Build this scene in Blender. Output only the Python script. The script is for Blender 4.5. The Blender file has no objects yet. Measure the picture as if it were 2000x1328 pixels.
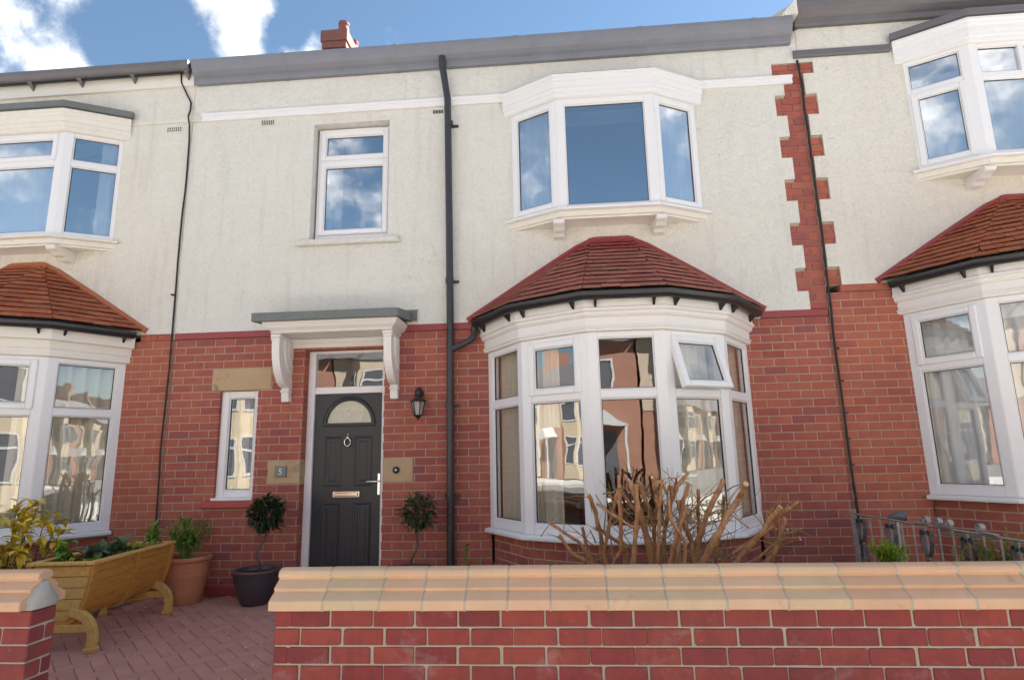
import bpy, bmesh, math, random
from mathutils import Vector, Matrix, Euler
random.seed(11)
sin, cos, pi, rad = math.sin, math.cos, math.pi, math.radians
scn = bpy.context.scene
COL = scn.collection

# ------------------------------------------------------------------ camera, sky, sun, exposure
CAM = Vector((0.0, -6.174, 1.3603))
R = [[0.9966962, 0.0783909, -0.0212509], [0.0357891, -0.1890134, 0.9813221], [-0.0729100, 0.9788405, 0.1911945]]
FPX = 1160.0
cam_d = bpy.data.cameras.new('camera')
cam = bpy.data.objects.new('camera', cam_d)
COL.objects.link(cam)
cam_d.sensor_width = 36.0
cam_d.lens = FPX / 2000 * 36
cam_d.clip_start = 0.05
cam_d.clip_end = 600
m3 = Matrix(((R[0][0], R[1][0], -R[2][0]), (R[0][1], R[1][1], -R[2][1]), (R[0][2], R[1][2], -R[2][2])))
cam.matrix_world = Matrix.Translation(CAM) @ m3.to_4x4()
scn.camera = cam

SUN_EL, SUN_AZ = rad(45.0), rad(48.0)
world = bpy.data.worlds.new('World')
scn.world = world
world.use_nodes = True
SKY_STRENGTH = 0.05
CLOUD = 0.37      # radiance of sunlit cloud


def pixdir(u, v):
    a, b = (u - 1000) / FPX, -(v - 664) / FPX
    d = Vector([a * R[0][i] + b * R[1][i] + R[2][i] for i in range(3)])
    return d.normalized()


def make_world():
    nt = world.node_tree
    N, L = nt.nodes, nt.links
    for n in list(N):
        N.remove(n)

    def node(t, **k):
        n = N.new(t)
        for a, b in k.items():
            setattr(n, a, b)
        return n

    def math_(op, a, b=None, clamp=False):
        n = node('ShaderNodeMath', operation=op, use_clamp=clamp)
        for i, x in enumerate((a, b)):
            if x is None:
                continue
            if isinstance(x, (int, float)):
                n.inputs[i].default_value = x
            else:
                L.new(x, n.inputs[i])
        return n.outputs[0]
    tc = node('ShaderNodeTexCoord')
    gen = tc.outputs['Generated']
    sky = node('ShaderNodeTexSky', sky_type='NISHITA')
    sky.sun_disc = False
    sky.sun_elevation = SUN_EL
    sky.sun_rotation = SUN_AZ
    sky.air_density = 1.0
    sky.dust_density = 0.05
    sky.ozone_density = 1.6
    bg = node('ShaderNodeBackground')
    bg.inputs['Strength'].default_value = SKY_STRENGTH
    sat = node('ShaderNodeHueSaturation')
    sat.inputs['Hue'].default_value = 0.492
    sat.inputs['Saturation'].default_value = 1.0
    sat.inputs['Value'].default_value = 0.58
    L.new(sky.outputs[0], sat.inputs['Color'])
    L.new(sat.outputs[0], bg.inputs['Color'])
    # clouds: fractal noise on a flat layer overhead, with the cumulus seen over the roofs set in
    sep = node('ShaderNodeSeparateXYZ')
    L.new(gen, sep.inputs[0])
    den = math_('ADD', math_('MAXIMUM', sep.outputs[2], 0.0), 0.12)
    cx = math_('DIVIDE', sep.outputs[0], den)
    cy = math_('DIVIDE', sep.outputs[1], den)
    comb = node('ShaderNodeCombineXYZ')
    L.new(cx, comb.inputs[0])
    L.new(cy, comb.inputs[1])
    n1 = node('ShaderNodeTexNoise')
    n1.inputs['Scale'].default_value = 1.15
    n1.inputs['Detail'].default_value = 9
    n1.inputs['Roughness'].default_value = 0.6
    mp = node('ShaderNodeMapping')
    mp.inputs['Location'].default_value = (3.7, 1.9, 0)
    L.new(comb.outputs[0], mp.inputs[0])
    L.new(mp.outputs[0], n1.inputs['Vector'])
    n2 = node('ShaderNodeTexNoise')
    n2.inputs['Scale'].default_value = 9.0
    n2.inputs['Detail'].default_value = 10
    n2.inputs['Roughness'].default_value = 0.62
    L.new(gen, n2.inputs['Vector'])
    dens = n1.outputs[0]
    blobs = [((120, 60), 5.0, .13), ((30, 110), 5.0, .09), ((150, 150), 3.5, .10), ((450, 45), 4.0, .13), ((500, 15), 3, .06), ((10, 5), 5, -.18), ((235, 90), 2.5, -.10), ((340, 60), 2.5, -.08),
             ((600, 105), 3.0, .16), ((765, 98), 3.8, .15), ((330, -5), 3, .06), ((300, 90), 6, -.22), ((690, 30), 6.5, -.2), ((230, 20), 3, -.1),
             ((1100, 30), 18, -.26), ((950, 40), 8, -.14), ((1400, 30), 12, -.24), ((555, 20), 3.5, -.12), ((545, 85), 2.6, -.16)]
    blobs.append((Vector((.12, -.86, .5)).normalized(), 15, -.22))
    for (px, r, amp) in blobs:
        d = px if isinstance(px, Vector) else pixdir(*px)
        vm = node('ShaderNodeVectorMath', operation='DOT_PRODUCT')
        L.new(gen, vm.inputs[0])
        vm.inputs[1].default_value = d
        mr = node('ShaderNodeMapRange', interpolation_type='SMOOTHSTEP')
        mr.inputs['From Min'].default_value = cos(rad(r))
        mr.inputs['From Max'].default_value = 1.0 - (1 - cos(rad(r))) * 0.12
        mr.inputs['To Min'].default_value = 0
        mr.inputs['To Max'].default_value = amp
        L.new(vm.outputs['Value'], mr.inputs['Value'])
        dens = math_('ADD', dens, mr.outputs[0])
    dens = math_('ADD', dens, math_('MULTIPLY', math_('SUBTRACT', n2.outputs[0], 0.5), 0.85))
    mask = node('ShaderNodeMapRange', interpolation_type='SMOOTHSTEP')
    mask.inputs['From Min'].default_value = 0.445
    mask.inputs['From Max'].default_value = 0.74
    L.new(dens, mask.inputs['Value'])
    shade = node('ShaderNodeMapRange')
    shade.inputs['From Min'].default_value = 0.3
    shade.inputs['From Max'].default_value = 0.7
    shade.inputs['To Min'].default_value = 0.50
    shade.inputs['To Max'].default_value = 1.0
    L.new(n2.outputs[0], shade.inputs['Value'])
    ccol = node('ShaderNodeMixRGB')
    ccol.inputs['Color1'].default_value = (0.86, 0.92, 1.0, 1)
    ccol.inputs['Color2'].default_value = (1.0, 0.985, 0.965, 1)
    L.new(shade.outputs[0], ccol.inputs['Fac'])
    bgc = node('ShaderNodeBackground')
    L.new(ccol.outputs[0], bgc.inputs['Color'])
    L.new(math_('MULTIPLY', shade.outputs[0], CLOUD), bgc.inputs['Strength'])
    mix = node('ShaderNodeMixShader')
    L.new(mask.outputs[0], mix.inputs[0])
    L.new(bg.outputs[0], mix.inputs[1])
    L.new(bgc.outputs[0], mix.inputs[2])
    out = node('ShaderNodeOutputWorld')
    L.new(mix.outputs[0], out.inputs['Surface'])


make_world()
sun_d = bpy.data.lights.new('sun', 'SUN')
sun = bpy.data.objects.new('sun', sun_d)
COL.objects.link(sun)
sun_d.energy = 5.0
sun_d.angle = rad(0.55)
sun_d.color = (1.0, 0.965, 0.92)
sdir = Vector((sin(SUN_AZ) * cos(SUN_EL), cos(SUN_AZ) * cos(SUN_EL), sin(SUN_EL)))
sun.rotation_euler = (-sdir).to_track_quat('-Z', 'Y').to_euler()
scn.view_settings.view_transform = 'Standard'
scn.view_settings.look = 'None'
scn.view_settings.gamma = 1.0
scn.view_settings.use_curve_mapping = False
scn.view_settings.exposure = 2.65
try:
    scn.cycles.max_bounces = 8
    scn.cycles.transparent_max_bounces = 24
except Exception:
    pass


def project(p):
    d = Vector(p) - CAM
    c = [sum(R[i][j] * d[j] for j in range(3)) for i in range(3)]
    if c[2] < 0.05:
        return None
    return 1000 + FPX * c[0] / c[2], 664 - FPX * c[1] / c[2], c[2]


# ------------------------------------------------------------------ materials
MATS = {}


class NT:
    def __init__(s, name, rough=0.6, spec=0.4, metallic=0.0):
        s.m = bpy.data.materials.new(name)
        s.m.use_nodes = True
        s.t = s.m.node_tree
        s.N, s.L = s.t.nodes, s.t.links
        s.b = s.N['Principled BSDF']
        s.b.inputs['Roughness'].default_value = rough
        s.b.inputs['Specular IOR Level'].default_value = spec
        s.b.inputs['Metallic'].default_value = metallic
        s.tc = s.N.new('ShaderNodeTexCoord')
        s.obj = s.tc.outputs['Object']
        s.geo = s.N.new('ShaderNodeNewGeometry')
        s.pos = s.geo.outputs['Position']
        MATS[name] = s.m

    def noise(s, scale, detail=4, rough=0.55, vec=None, dist=0.0, stretch=None):
        n = s.N.new('ShaderNodeTexNoise')
        n.inputs['Scale'].default_value = scale
        n.inputs['Detail'].default_value = detail
        n.inputs['Roughness'].default_value = rough
        n.inputs['Distortion'].default_value = dist
        v = vec or s.pos
        if stretch:
            mp = s.N.new('ShaderNodeMapping')
            mp.inputs['Scale'].default_value = stretch
            s.L.new(v, mp.inputs[0])
            v = mp.outputs[0]
        s.L.new(v, n.inputs['Vector'])
        return n.outputs[0]

    def ramp(s, fac, stops):
        r = s.N.new('ShaderNodeValToRGB')
        el = r.color_ramp.elements
        while len(el) < len(stops):
            el.new(0.5)
        for e, (p, c) in zip(el, stops):
            e.position = p
            e.color = (*c, 1) if len(c) == 3 else c
        s.L.new(fac, r.inputs[0])
        return r.outputs[0]

    def mix(s, fac, a, b, mode='MIX'):
        n = s.N.new('ShaderNodeMixRGB')
        n.blend_type = mode
        for i, x in ((0, fac), (1, a), (2, b)):
            if isinstance(x, (int, float)):
                n.inputs[i].default_value = x
            elif isinstance(x, tuple):
                n.inputs[i].default_value = (*x, 1)
            else:
                s.L.new(x, n.inputs[i])
        return n.outputs[0]

    def math(s, op, a, b=0.0, clamp=False):
        n = s.N.new('ShaderNodeMath')
        n.operation = op
        n.use_clamp = clamp
        for i, x in enumerate((a, b)):
            if isinstance(x, (int, float)):
                n.inputs[i].default_value = x
            else:
                s.L.new(x, n.inputs[i])
        return n.outputs[0]

    def rng(s, v, a, b, c=0.0, d=1.0):
        n = s.N.new('ShaderNodeMapRange')
        for i, x in zip(('From Min', 'From Max', 'To Min', 'To Max'), (a, b, c, d)):
            n.inputs[i].default_value = x
        s.L.new(v, n.inputs['Value'])
        return n.outputs[0]

    def col(s, c):
        if isinstance(c, tuple):
            s.b.inputs['Base Color'].default_value = (*c, 1)
        else:
            s.L.new(c, s.b.inputs['Base Color'])

    def bump(s, h, strength=0.3, dist=0.01):
        n = s.N.new('ShaderNodeBump')
        n.inputs['Strength'].default_value = strength
        n.inputs['Distance'].default_value = dist
        s.L.new(h, n.inputs['Height'])
        s.L.new(n.outputs[0], s.b.inputs['Normal'])
        return n

    def rand(s, island=False):
        if island:
            return s.geo.outputs['Random Per Island']
        o = s.N.new('ShaderNodeObjectInfo')
        return o.outputs['Random']


def brick_mat(name, cols, island, smear=0.0, dark=0.12):
    k = NT(name, 0.8, 0.25)
    r = k.rand(island)
    base = k.ramp(r, [(i / (len(cols) - 1), c) for i, c in enumerate(cols)])
    blot = k.noise(9, 5, 0.6)
    c = k.mix(k.rng(blot, 0.45, 0.75, 0, 0.45), base, (cols[0][0] * .55, cols[0][1] * .6, cols[0][2] * .8))
    fine = k.noise(90, 3, 0.6)
    c = k.mix(k.rng(fine, 0.3, 0.7, 0.0, 0.22), c, (cols[-1][0] * 1.25, cols[-1][1] * 1.3, cols[-1][2] * 1.3))
    big = k.noise(0.9, 3, 0.5)
    c = k.mix(k.rng(big, 0.4, 0.7, 0, dark), c, (0.10, 0.055, 0.06))
    if smear:
        s1 = k.noise(42, 6, 0.7, dist=0.8, stretch=(0.6, 1, 1.3))
        c = k.mix(k.rng(k.noise(7, 5, 0.65, stretch=(2.0, 1, 0.6)), 0.5, 0.72, 0, 0.5), c, (0.13, 0.045, 0.045))
        salt = k.noise(3.5, 5, 0.7, dist=0.5)
        c = k.mix(k.rng(salt, 0.56, 0.72, 0, 0.30), c, (0.50, 0.36, 0.33))
        c = k.mix(k.rng(s1, 0.645, 0.73, 0, smear), c, (0.50, 0.46, 0.38))
    sp = k.noise(55, 2, 0.5, dist=1.5)
    c = k.mix(k.rng(sp, 0.77, 0.80, 0, 0.7), c, (0.52, 0.47, 0.40))
    k.col(c)
    k.bump(k.math('ADD', fine, blot), 0.35, 0.004)
    return k.m


MID = [(0.33, 0.088, 0.074), (0.39, 0.106, 0.077), (0.41, 0.116, 0.079), (0.42, 0.124, 0.082), (0.43, 0.132, 0.085), (0.44, 0.142, 0.088), (0.41, 0.122, 0.086), (0.37, 0.104, 0.082), (0.29, 0.090, 0.086)]
SIDE = [(0.35, 0.094, 0.068), (0.40, 0.116, 0.074), (0.42, 0.128, 0.078), (0.44, 0.142, 0.084), (0.39, 0.12, 0.084)]
FRONT = [(0.22, 0.045, 0.045), (0.28, 0.056, 0.049), (0.315, 0.066, 0.052), (0.345, 0.080, 0.056), (0.25, 0.05, 0.05)]
for nm, cs, sm, dk in (('brick_mid', MID, 0.0, .22), ('brick_side', SIDE, 0.0, .15), ('brick_front', FRONT, 0.55, .2)):
    brick_mat(nm, cs, False, sm, dk)
    brick_mat(nm + '_joined', cs, True, sm, dk)


def mortar_mat(name, c):
    k = NT(name, 0.9, 0.2)
    n = k.noise(14, 6, 0.65)
    k.col(k.mix(n, tuple(x * 0.68 for x in c), tuple(min(1, x * 1.18) for x in c)))
    k.bump(k.noise(120, 4, 0.7), 0.5, 0.004)


mortar_mat('mortar_house', (0.47, 0.37, 0.29))
mortar_mat('mortar_front', (0.47, 0.44, 0.365))
mortar_mat('cement', (0.42, 0.41, 0.38))


def stucco_mat(name, c, warm):
    k = NT(name, 0.9, 0.2)
    big = k.noise(0.7, 5, 0.6)
    c1 = k.mix(k.rng(big, 0.35, 0.7), c, warm)
    med = k.noise(5, 5, 0.6, stretch=(1, 1, 0.5))
    c2 = k.mix(k.rng(med, 0.5, 0.8, 0, 0.25), c1, tuple(x * 0.8 for x in c))
    streak = k.noise(3.2, 4, 0.6, stretch=(2.6, 1, 0.22))
    c2 = k.mix(k.rng(streak, 0.54, 0.78, 0, 0.42), c2, tuple(x * 0.72 for x in warm))
    vo = k.N.new('ShaderNodeTexVoronoi')
    vo.feature = 'DISTANCE_TO_EDGE'
    vo.inputs['Scale'].default_value = 0.9
    wob = k.N.new('ShaderNodeVectorMath')
    wob.operation = 'ADD'
    nz = k.N.new('ShaderNodeTexNoise')
    nz.inputs['Scale'].default_value = 2.5
    nz.inputs['Detail'].default_value = 6
    k.L.new(k.pos, nz.inputs['Vector'])
    k.L.new(k.pos, wob.inputs[0])
    k.L.new(nz.outputs['Color'], wob.inputs[1])
    k.L.new(wob.outputs[0], vo.inputs['Vector'])
    crack = k.math('MULTIPLY', k.rng(vo.outputs['Distance'], 0.0, 0.006, 1, 0), k.rng(k.noise(0.55, 3, 0.5), 0.55, 0.62))
    c2 = k.mix(k.math('MULTIPLY', crack, 0.35), c2, (0.30, 0.26, 0.21))
    spots = k.noise(24, 2, 0.5, dist=1.0)
    c2 = k.mix(k.rng(spots, 0.79, 0.82, 0, 0.6), c2, (0.2, 0.17, 0.14))
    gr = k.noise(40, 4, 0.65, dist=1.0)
    c2 = k.mix(k.rng(gr, 0.50, 0.70, 0, 0.28), c2, tuple(x * 0.60 for x in warm))  # dark grain painted into the colour for the tiny shadows of roughcast pits
    k.col(c2)
    a = k.noise(34, 5, 0.7, dist=0.8)
    b = k.noise(13, 4, 0.6, dist=0.6)
    d = k.noise(3.0, 3, 0.5)
    h = k.math('ADD', k.math('ADD', k.math('MULTIPLY', a, 1.0), k.math('MULTIPLY', b, 1.1)), k.math('MULTIPLY', d, 1.2))
    k.bump(h, 0.85, 0.026)


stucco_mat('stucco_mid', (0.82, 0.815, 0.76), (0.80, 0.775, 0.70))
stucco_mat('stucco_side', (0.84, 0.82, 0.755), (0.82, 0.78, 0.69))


def plain(name, c, rough=0.5, spec=0.4, metallic=0.0, var=0.12, scale=8.0, bump=0.0):
    k = NT(name, rough, spec, metallic)
    n = k.noise(scale, 5, 0.6)
    k.col(k.mix(n, tuple(x * (1 - var) for x in c), tuple(min(1, x * (1 + var)) for x in c)))
    if bump:
        k.bump(k.noise(scale * 9, 4, 0.6), bump, 0.004)
    return k.m


plain('upvc', (0.80, 0.80, 0.815), 0.28, 0.5, var=0.02, scale=3)
plain('paint_white', (0.77, 0.75, 0.725), 0.42, 0.45, var=0.05, scale=5)
plain('paint_cream', (0.76, 0.735, 0.67), 0.5, 0.4, var=0.06, scale=6)
plain('red_tile', (0.30, 0.058, 0.062), 0.5, 0.4, var=0.15, scale=12, bump=0.1)
plain('red_paint', (0.42, 0.075, 0.062), 0.5, 0.4, var=0.1, scale=10, bump=0.1)
plain('gutter_black', (0.022, 0.021, 0.023), 0.35, 0.5, var=0.25, scale=20)
plain('gutter_grey', (0.14, 0.132, 0.145), 0.42, 0.45, var=0.2, scale=5, bump=0.05)
plain('gutter_steel', (0.20, 0.21, 0.245), 0.42, 0.45, var=0.2, scale=5, bump=0.05)
plain('pipe_black', (0.035, 0.036, 0.040), 0.4, 0.5, var=0.25, scale=9)
plain('cable_black', (0.022, 0.018, 0.018), 0.5, 0.4)
plain('lead', (0.155, 0.17, 0.165), 0.55, 0.4, var=0.3, scale=7, bump=0.1)
plain('slate', (0.075, 0.075, 0.085), 0.6, 0.4, var=0.25, scale=6, bump=0.2)
plain('metal_chrome', (0.75, 0.75, 0.74), 0.12, 0.5, 1.0, var=0.03)
plain('iron', (0.36, 0.34, 0.32), 0.55, 0.4, 0.3, var=0.5, scale=25, bump=0.2)
plain('iron_dark', (0.085, 0.085, 0.092), 0.55, 0.4, 0.2, var=0.5, scale=25, bump=0.2)
plain('plaque_green', (0.19, 0.21, 0.19), 0.5, 0.4, var=0.06, scale=10)
plain('plaque_white', (0.75, 0.76, 0.74), 0.5)
plain('pot_dark', (0.055, 0.045, 0.055), 0.38, 0.5, var=0.3, scale=6, bump=0.06)
plain('pot_rim', (0.11, 0.06, 0.05), 0.4, 0.5, var=0.25, scale=9)
plain('soil', (0.022, 0.016, 0.012), 0.95, 0.1, var=0.5, scale=30, bump=0.8)
plain('curtain', (0.74, 0.68, 0.55), 0.9, 0.1, var=0.05, scale=5)
plain('net_curtain', (0.80, 0.81, 0.79), 0.9, 0.1, var=0.06, scale=5)
plain('room_paint', (0.26, 0.23, 0.20), 0.9, 0.1)
plain('blind', (0.10, 0.16, 0.30), 0.8, 0.2, var=0.05)
plain('tarmac', (0.14, 0.135, 0.125), 0.9, 0.2, var=0.25, scale=20, bump=0.5)
plain('paving', (0.44, 0.42, 0.38), 0.9, 0.2, var=0.15, scale=4, bump=0.3)
plain('kerb', (0.42, 0.41, 0.38), 0.8, 0.2, var=0.15, scale=6, bump=0.2)
plain('far_brick', (0.26, 0.135, 0.095), 0.85, 0.2, var=0.25, scale=3)
plain('chimney_brick', (0.23, 0.10, 0.085), 0.85, 0.2, var=0.3, scale=7, bump=0.4)
plain('far_frame', (0.42, 0.42, 0.41), 0.5, 0.3)
plain('far_stone', (0.42, 0.35, 0.25), 0.85, 0.2, var=0.12, scale=3)
plain('far_render', (0.38, 0.31, 0.24), 0.9, 0.2, var=0.1, scale=14)
plain('far_roof', (0.10, 0.095, 0.10), 0.7, 0.3, var=0.2, scale=4)
plain('car_paint', (0.03, 0.035, 0.045), 0.2, 0.6)
plain('tyre', (0.02, 0.02, 0.02), 0.8, 0.2)

k = NT('terracotta', 0.7, 0.3)
n = k.noise(7, 5, 0.6)
c = k.mix(n, (0.42, 0.15, 0.075), (0.56, 0.235, 0.13))
w2 = k.noise(5, 4, 0.65)
k.col(k.mix(k.rng(w2, 0.6, 0.75, 0, 0.5), c, (0.55, 0.42, 0.33)))
k.bump(k.noise(60, 3, 0.6), 0.1, 0.003)

k = NT('coping', 0.62, 0.35)
n = k.noise(6, 6, 0.62)
tone = k.ramp(k.rand(), [(0, (0.62, 0.385, 0.245)), (0.35, (0.65, 0.44, 0.285)), (0.55, (0.57, 0.44, 0.28)), (0.8, (0.66, 0.46, 0.30)), (1, (0.66, 0.39, 0.25))])
c = k.mix(k.rng(n, 0.35, 0.7, 0, 0.35), tone, (0.47, 0.32, 0.19))
st = k.noise(9, 7, 0.72, dist=1.2)
c = k.mix(k.rng(st, 0.58, 0.74, 0, 0.55), c, (0.36, 0.22, 0.13))
st = k.noise(30, 5, 0.7, dist=0.6)
c = k.mix(k.rng(st, 0.68, 0.74, 0, 0.5), c, (0.17, 0.11, 0.08))
k.col(c)
k.bump(k.noise(80, 4, 0.65), 0.12, 0.003)

k = NT('sandstone', 0.85, 0.2)
n = k.noise(4, 6, 0.62)
c = k.mix(n, (0.40, 0.28, 0.165), (0.56, 0.415, 0.26))
st = k.noise(3.2, 5, 0.65, dist=0.8, stretch=(1, 1, 2.2))
k.col(k.mix(k.rng(st, 0.58, 0.72, 0, 0.65), c, (0.15, 0.115, 0.085)))
k.bump(k.noise(70, 5, 0.7), 0.35, 0.004)

k = NT('door_grey', 0.38, 0.5)
g = k.noise(7, 5, 0.6, stretch=(1, 1, 0.06))
k.col(k.mix(g, (0.020, 0.024, 0.031), (0.030, 0.034, 0.042)))
k.bump(k.noise(90, 4, 0.65, stretch=(1, 1, 0.08)), 0.14, 0.002)

for nm, cs in (('tile_mid', [(0.27, 0.10, 0.085), (0.34, 0.125, 0.10), (0.39, 0.145, 0.115), (0.31, 0.135, 0.105), (0.36, 0.115, 0.105)]),
               ('tile_side', [(0.31, 0.085, 0.045), (0.38, 0.12, 0.058), (0.43, 0.15, 0.075), (0.37, 0.105, 0.05), (0.33, 0.12, 0.075)])):
    k = NT(nm, 0.75, 0.3)
    c = k.ramp(k.rand(), [(i / 4, x) for i, x in enumerate(cs)])
    n = k.noise(7, 5, 0.65)
    c = k.mix(k.rng(n, 0.5, 0.75, 0, 0.4), c, (0.24, 0.16, 0.115))
    n = k.noise(45, 4, 0.6)
    k.col(k.mix(k.rng(n, 0.62, 0.75, 0, 0.5), c, (0.07, 0.045, 0.04)))
    k.bump(n, 0.35, 0.004)

k = NT('planter_wood', 0.55, 0.35)
g = k.noise(9, 6, 0.62, vec=k.obj, dist=0.6, stretch=(6, 0.7, 6))
c = k.ramp(g, [(0.25, (0.36, 0.14, 0.022)), (0.5, (0.52, 0.235, 0.045)), (0.75, (0.62, 0.32, 0.075))])
tone = k.rand()
k.col(k.mix(k.rng(tone, 0, 1, 0, 0.3), c, (0.44, 0.27, 0.085)))
k.bump(g, 0.15, 0.003)
k = NT('planter_pale', 0.55, 0.35)
g = k.noise(7, 6, 0.62, vec=k.obj, dist=0.6, stretch=(5, 1.2, 5))
k.col(k.ramp(g, [(0.25, (0.46, 0.26, 0.07)), (0.5, (0.60, 0.36, 0.11)), (0.75, (0.66, 0.43, 0.16))]))
k.bump(g, 0.12, 0.003)

k = NT('cut_wood', 0.8, 0.2)
g = k.noise(13, 6, 0.68, dist=0.5, stretch=(2.2, 2.2, 0.7))
k.col(k.ramp(g, [(0.2, (0.12, 0.045, 0.022)), (0.4, (0.35, 0.155, 0.072)), (0.58, (0.50, 0.265, 0.13)), (0.8, (0.63, 0.43, 0.25))]))
k.bump(k.noise(55, 5, 0.7, stretch=(1, 1, 0.4)), 0.6, 0.006)
plain('cut_end', (0.58, 0.42, 0.24), 0.8, 0.2, var=0.15, scale=40)
plain('twig', (0.35, 0.23, 0.11), 0.85, 0.2, var=0.4, scale=14)
plain('stem_grey', (0.13, 0.095, 0.075), 0.8, 0.2, var=0.3, scale=20)


def leaf_mat(name, cols, rough=0.45):
    k = NT(name, rough, 0.4)
    r = k.rand(True)
    c = k.ramp(r, [(i / (len(cols) - 1), x) for i, x in enumerate(cols)])
    k.col(c)
    b2 = k.N.new('ShaderNodeBsdfTranslucent')
    k.L.new(c, b2.inputs['Color'])
    mx = k.N.new('ShaderNodeMixShader')
    mx.inputs[0].default_value = 0.25
    out = k.N['Material Output']
    k.L.new(k.b.outputs[0], mx.inputs[1])
    k.L.new(b2.outputs[0], mx.inputs[2])
    k.L.new(mx.outputs[0], out.inputs['Surface'])


leaf_mat('leaf_bay', [(0.012, 0.028, 0.012), (0.022, 0.05, 0.018), (0.04, 0.075, 0.026), (0.018, 0.045, 0.024)], 0.35)
leaf_mat('leaf_bay_pale', [(0.03, 0.055, 0.025), (0.06, 0.09, 0.035), (0.09, 0.11, 0.05), (0.12, 0.12, 0.07)], 0.4)
leaf_mat('leaf_yellow', [(0.50, 0.34, 0.03), (0.60, 0.43, 0.045), (0.44, 0.36, 0.04), (0.30, 0.30, 0.04), (0.64, 0.44, 0.08)])
leaf_mat('leaf_green', [(0.08, 0.20, 0.03), (0.15, 0.29, 0.045), (0.24, 0.36, 0.06), (0.11, 0.24, 0.05)])
leaf_mat('leaf_lime', [(0.30, 0.42, 0.02), (0.42, 0.52, 0.03), (0.22, 0.36, 0.02), (0.52, 0.55, 0.05)])
leaf_mat('leaf_mixed', [(0.32, 0.09, 0.05), (0.22, 0.26, 0.05), (0.38, 0.16, 0.07), (0.18, 0.28, 0.05), (0.42, 0.3, 0.08)])
leaf_mat('leaf_cabbage', [(0.08, 0.16, 0.08), (0.13, 0.20, 0.10), (0.12, 0.07, 0.09), (0.09, 0.2, 0.05)])


def glass_mat(name, base, tint=(0.93, 0.94, 0.94), wave=0.35, gcol=(1, 1, 1)):
    k = NT(name)
    k.N.remove(k.b)
    tr = k.N.new('ShaderNodeBsdfTransparent')
    tr.inputs['Color'].default_value = (*tint, 1)
    gl = k.N.new('ShaderNodeBsdfGlossy')
    gl.inputs['Roughness'].default_value = 0.0
    gl.inputs['Color'].default_value = (*gcol, 1)
    dt = k.N.new('ShaderNodeVectorMath')
    dt.operation = 'DOT_PRODUCT'
    k.L.new(k.geo.outputs['Normal'], dt.inputs[0])
    k.L.new(k.geo.outputs['Incoming'], dt.inputs[1])
    om = k.math('SUBTRACT', 1.0, k.math('ABSOLUTE', dt.outputs['Value']))
    fr5 = k.math('POWER', om, 5.0)          # same from both sides of the pane
    n = k.noise(2.6, 1.5, 0.45)
    bp = k.N.new('ShaderNodeBump')
    bp.inputs['Strength'].default_value = wave
    bp.inputs['Distance'].default_value = 0.02
    k.L.new(n, bp.inputs['Height'])
    k.L.new(bp.outputs[0], gl.inputs['Normal'])
    fac = k.math('ADD', k.math('MULTIPLY', fr5, 0.8), base + 0.04, True)
    mx = k.N.new('ShaderNodeMixShader')
    k.L.new(fac, mx.inputs[0])
    k.L.new(tr.outputs[0], mx.inputs[1])
    k.L.new(gl.outputs[0], mx.inputs[2])
    k.L.new(mx.outputs[0], k.N['Material Output'].inputs['Surface'])


glass_mat('glass', 0.09, wave=0.08)
glass_mat('glass_upper', 0.37, tint=(0.92, 0.94, 0.96), wave=0.07)
glass_mat('glass_clear', 0.05, wave=0.0)
k = NT('paver', 0.85, 0.2)
c = k.ramp(k.rand(), [(0, (0.47, 0.222, 0.175)), (0.5, (0.50, 0.242, 0.192)), (1, (0.53, 0.262, 0.21))])
n = k.noise(8, 5, 0.6)
c = k.mix(k.rng(n, 0.45, 0.75, 0, 0.5), c, (0.33, 0.22, 0.195))
k.col(c)
k.bump(k.noise(110, 4, 0.7), 0.4, 0.003)
k2 = NT('paver_joined', 0.85, 0.2)
c = k2.ramp(k2.rand(True), [(0, (0.47, 0.222, 0.175)), (0.5, (0.50, 0.242, 0.192)), (1, (0.53, 0.262, 0.21))])
n = k2.noise(8, 5, 0.6)
k2.col(k2.mix(k2.rng(n, 0.45, 0.75, 0, 0.5), c, (0.33, 0.22, 0.195)))
k2.bump(k2.noise(110, 4, 0.7), 0.4, 0.003)
plain('paver_joint', (0.28, 0.15, 0.13), 0.95, 0.1, var=0.3, scale=20)


# ------------------------------------------------------------------ mesh helpers
class Frame:
    def __init__(s, o=(0, 0, 0), ex=(1, 0, 0), ey=(0, 1, 0), ez=(0, 0, 1)):
        s.o, s.ex, s.ey, s.ez = Vector(o), Vector(ex), Vector(ey), Vector(ez)

    def __call__(s, x, y, z):
        return s.o + s.ex * x + s.ey * y + s.ez * z

    def sub(s, x, y, z, ang=0.0):
        """frame at a local point, tipped about local x so that its bottom swings outward (-ey)"""
        ez = s.ez * cos(ang) + s.ey * sin(ang)
        ey = s.ey * cos(ang) - s.ez * sin(ang)
        return Frame(s(x, y, z), s.ex, ey, ez)


W0 = Frame()


def facet(a, b, z=0.0):
    a, b = Vector((a[0], a[1], z)), Vector((b[0], b[1], z))
    ex = (b - a).normalized()
    return Frame(a, ex, Vector((-ex.y, ex.x, 0)), Vector((0, 0, 1))), (b - a).length


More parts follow.
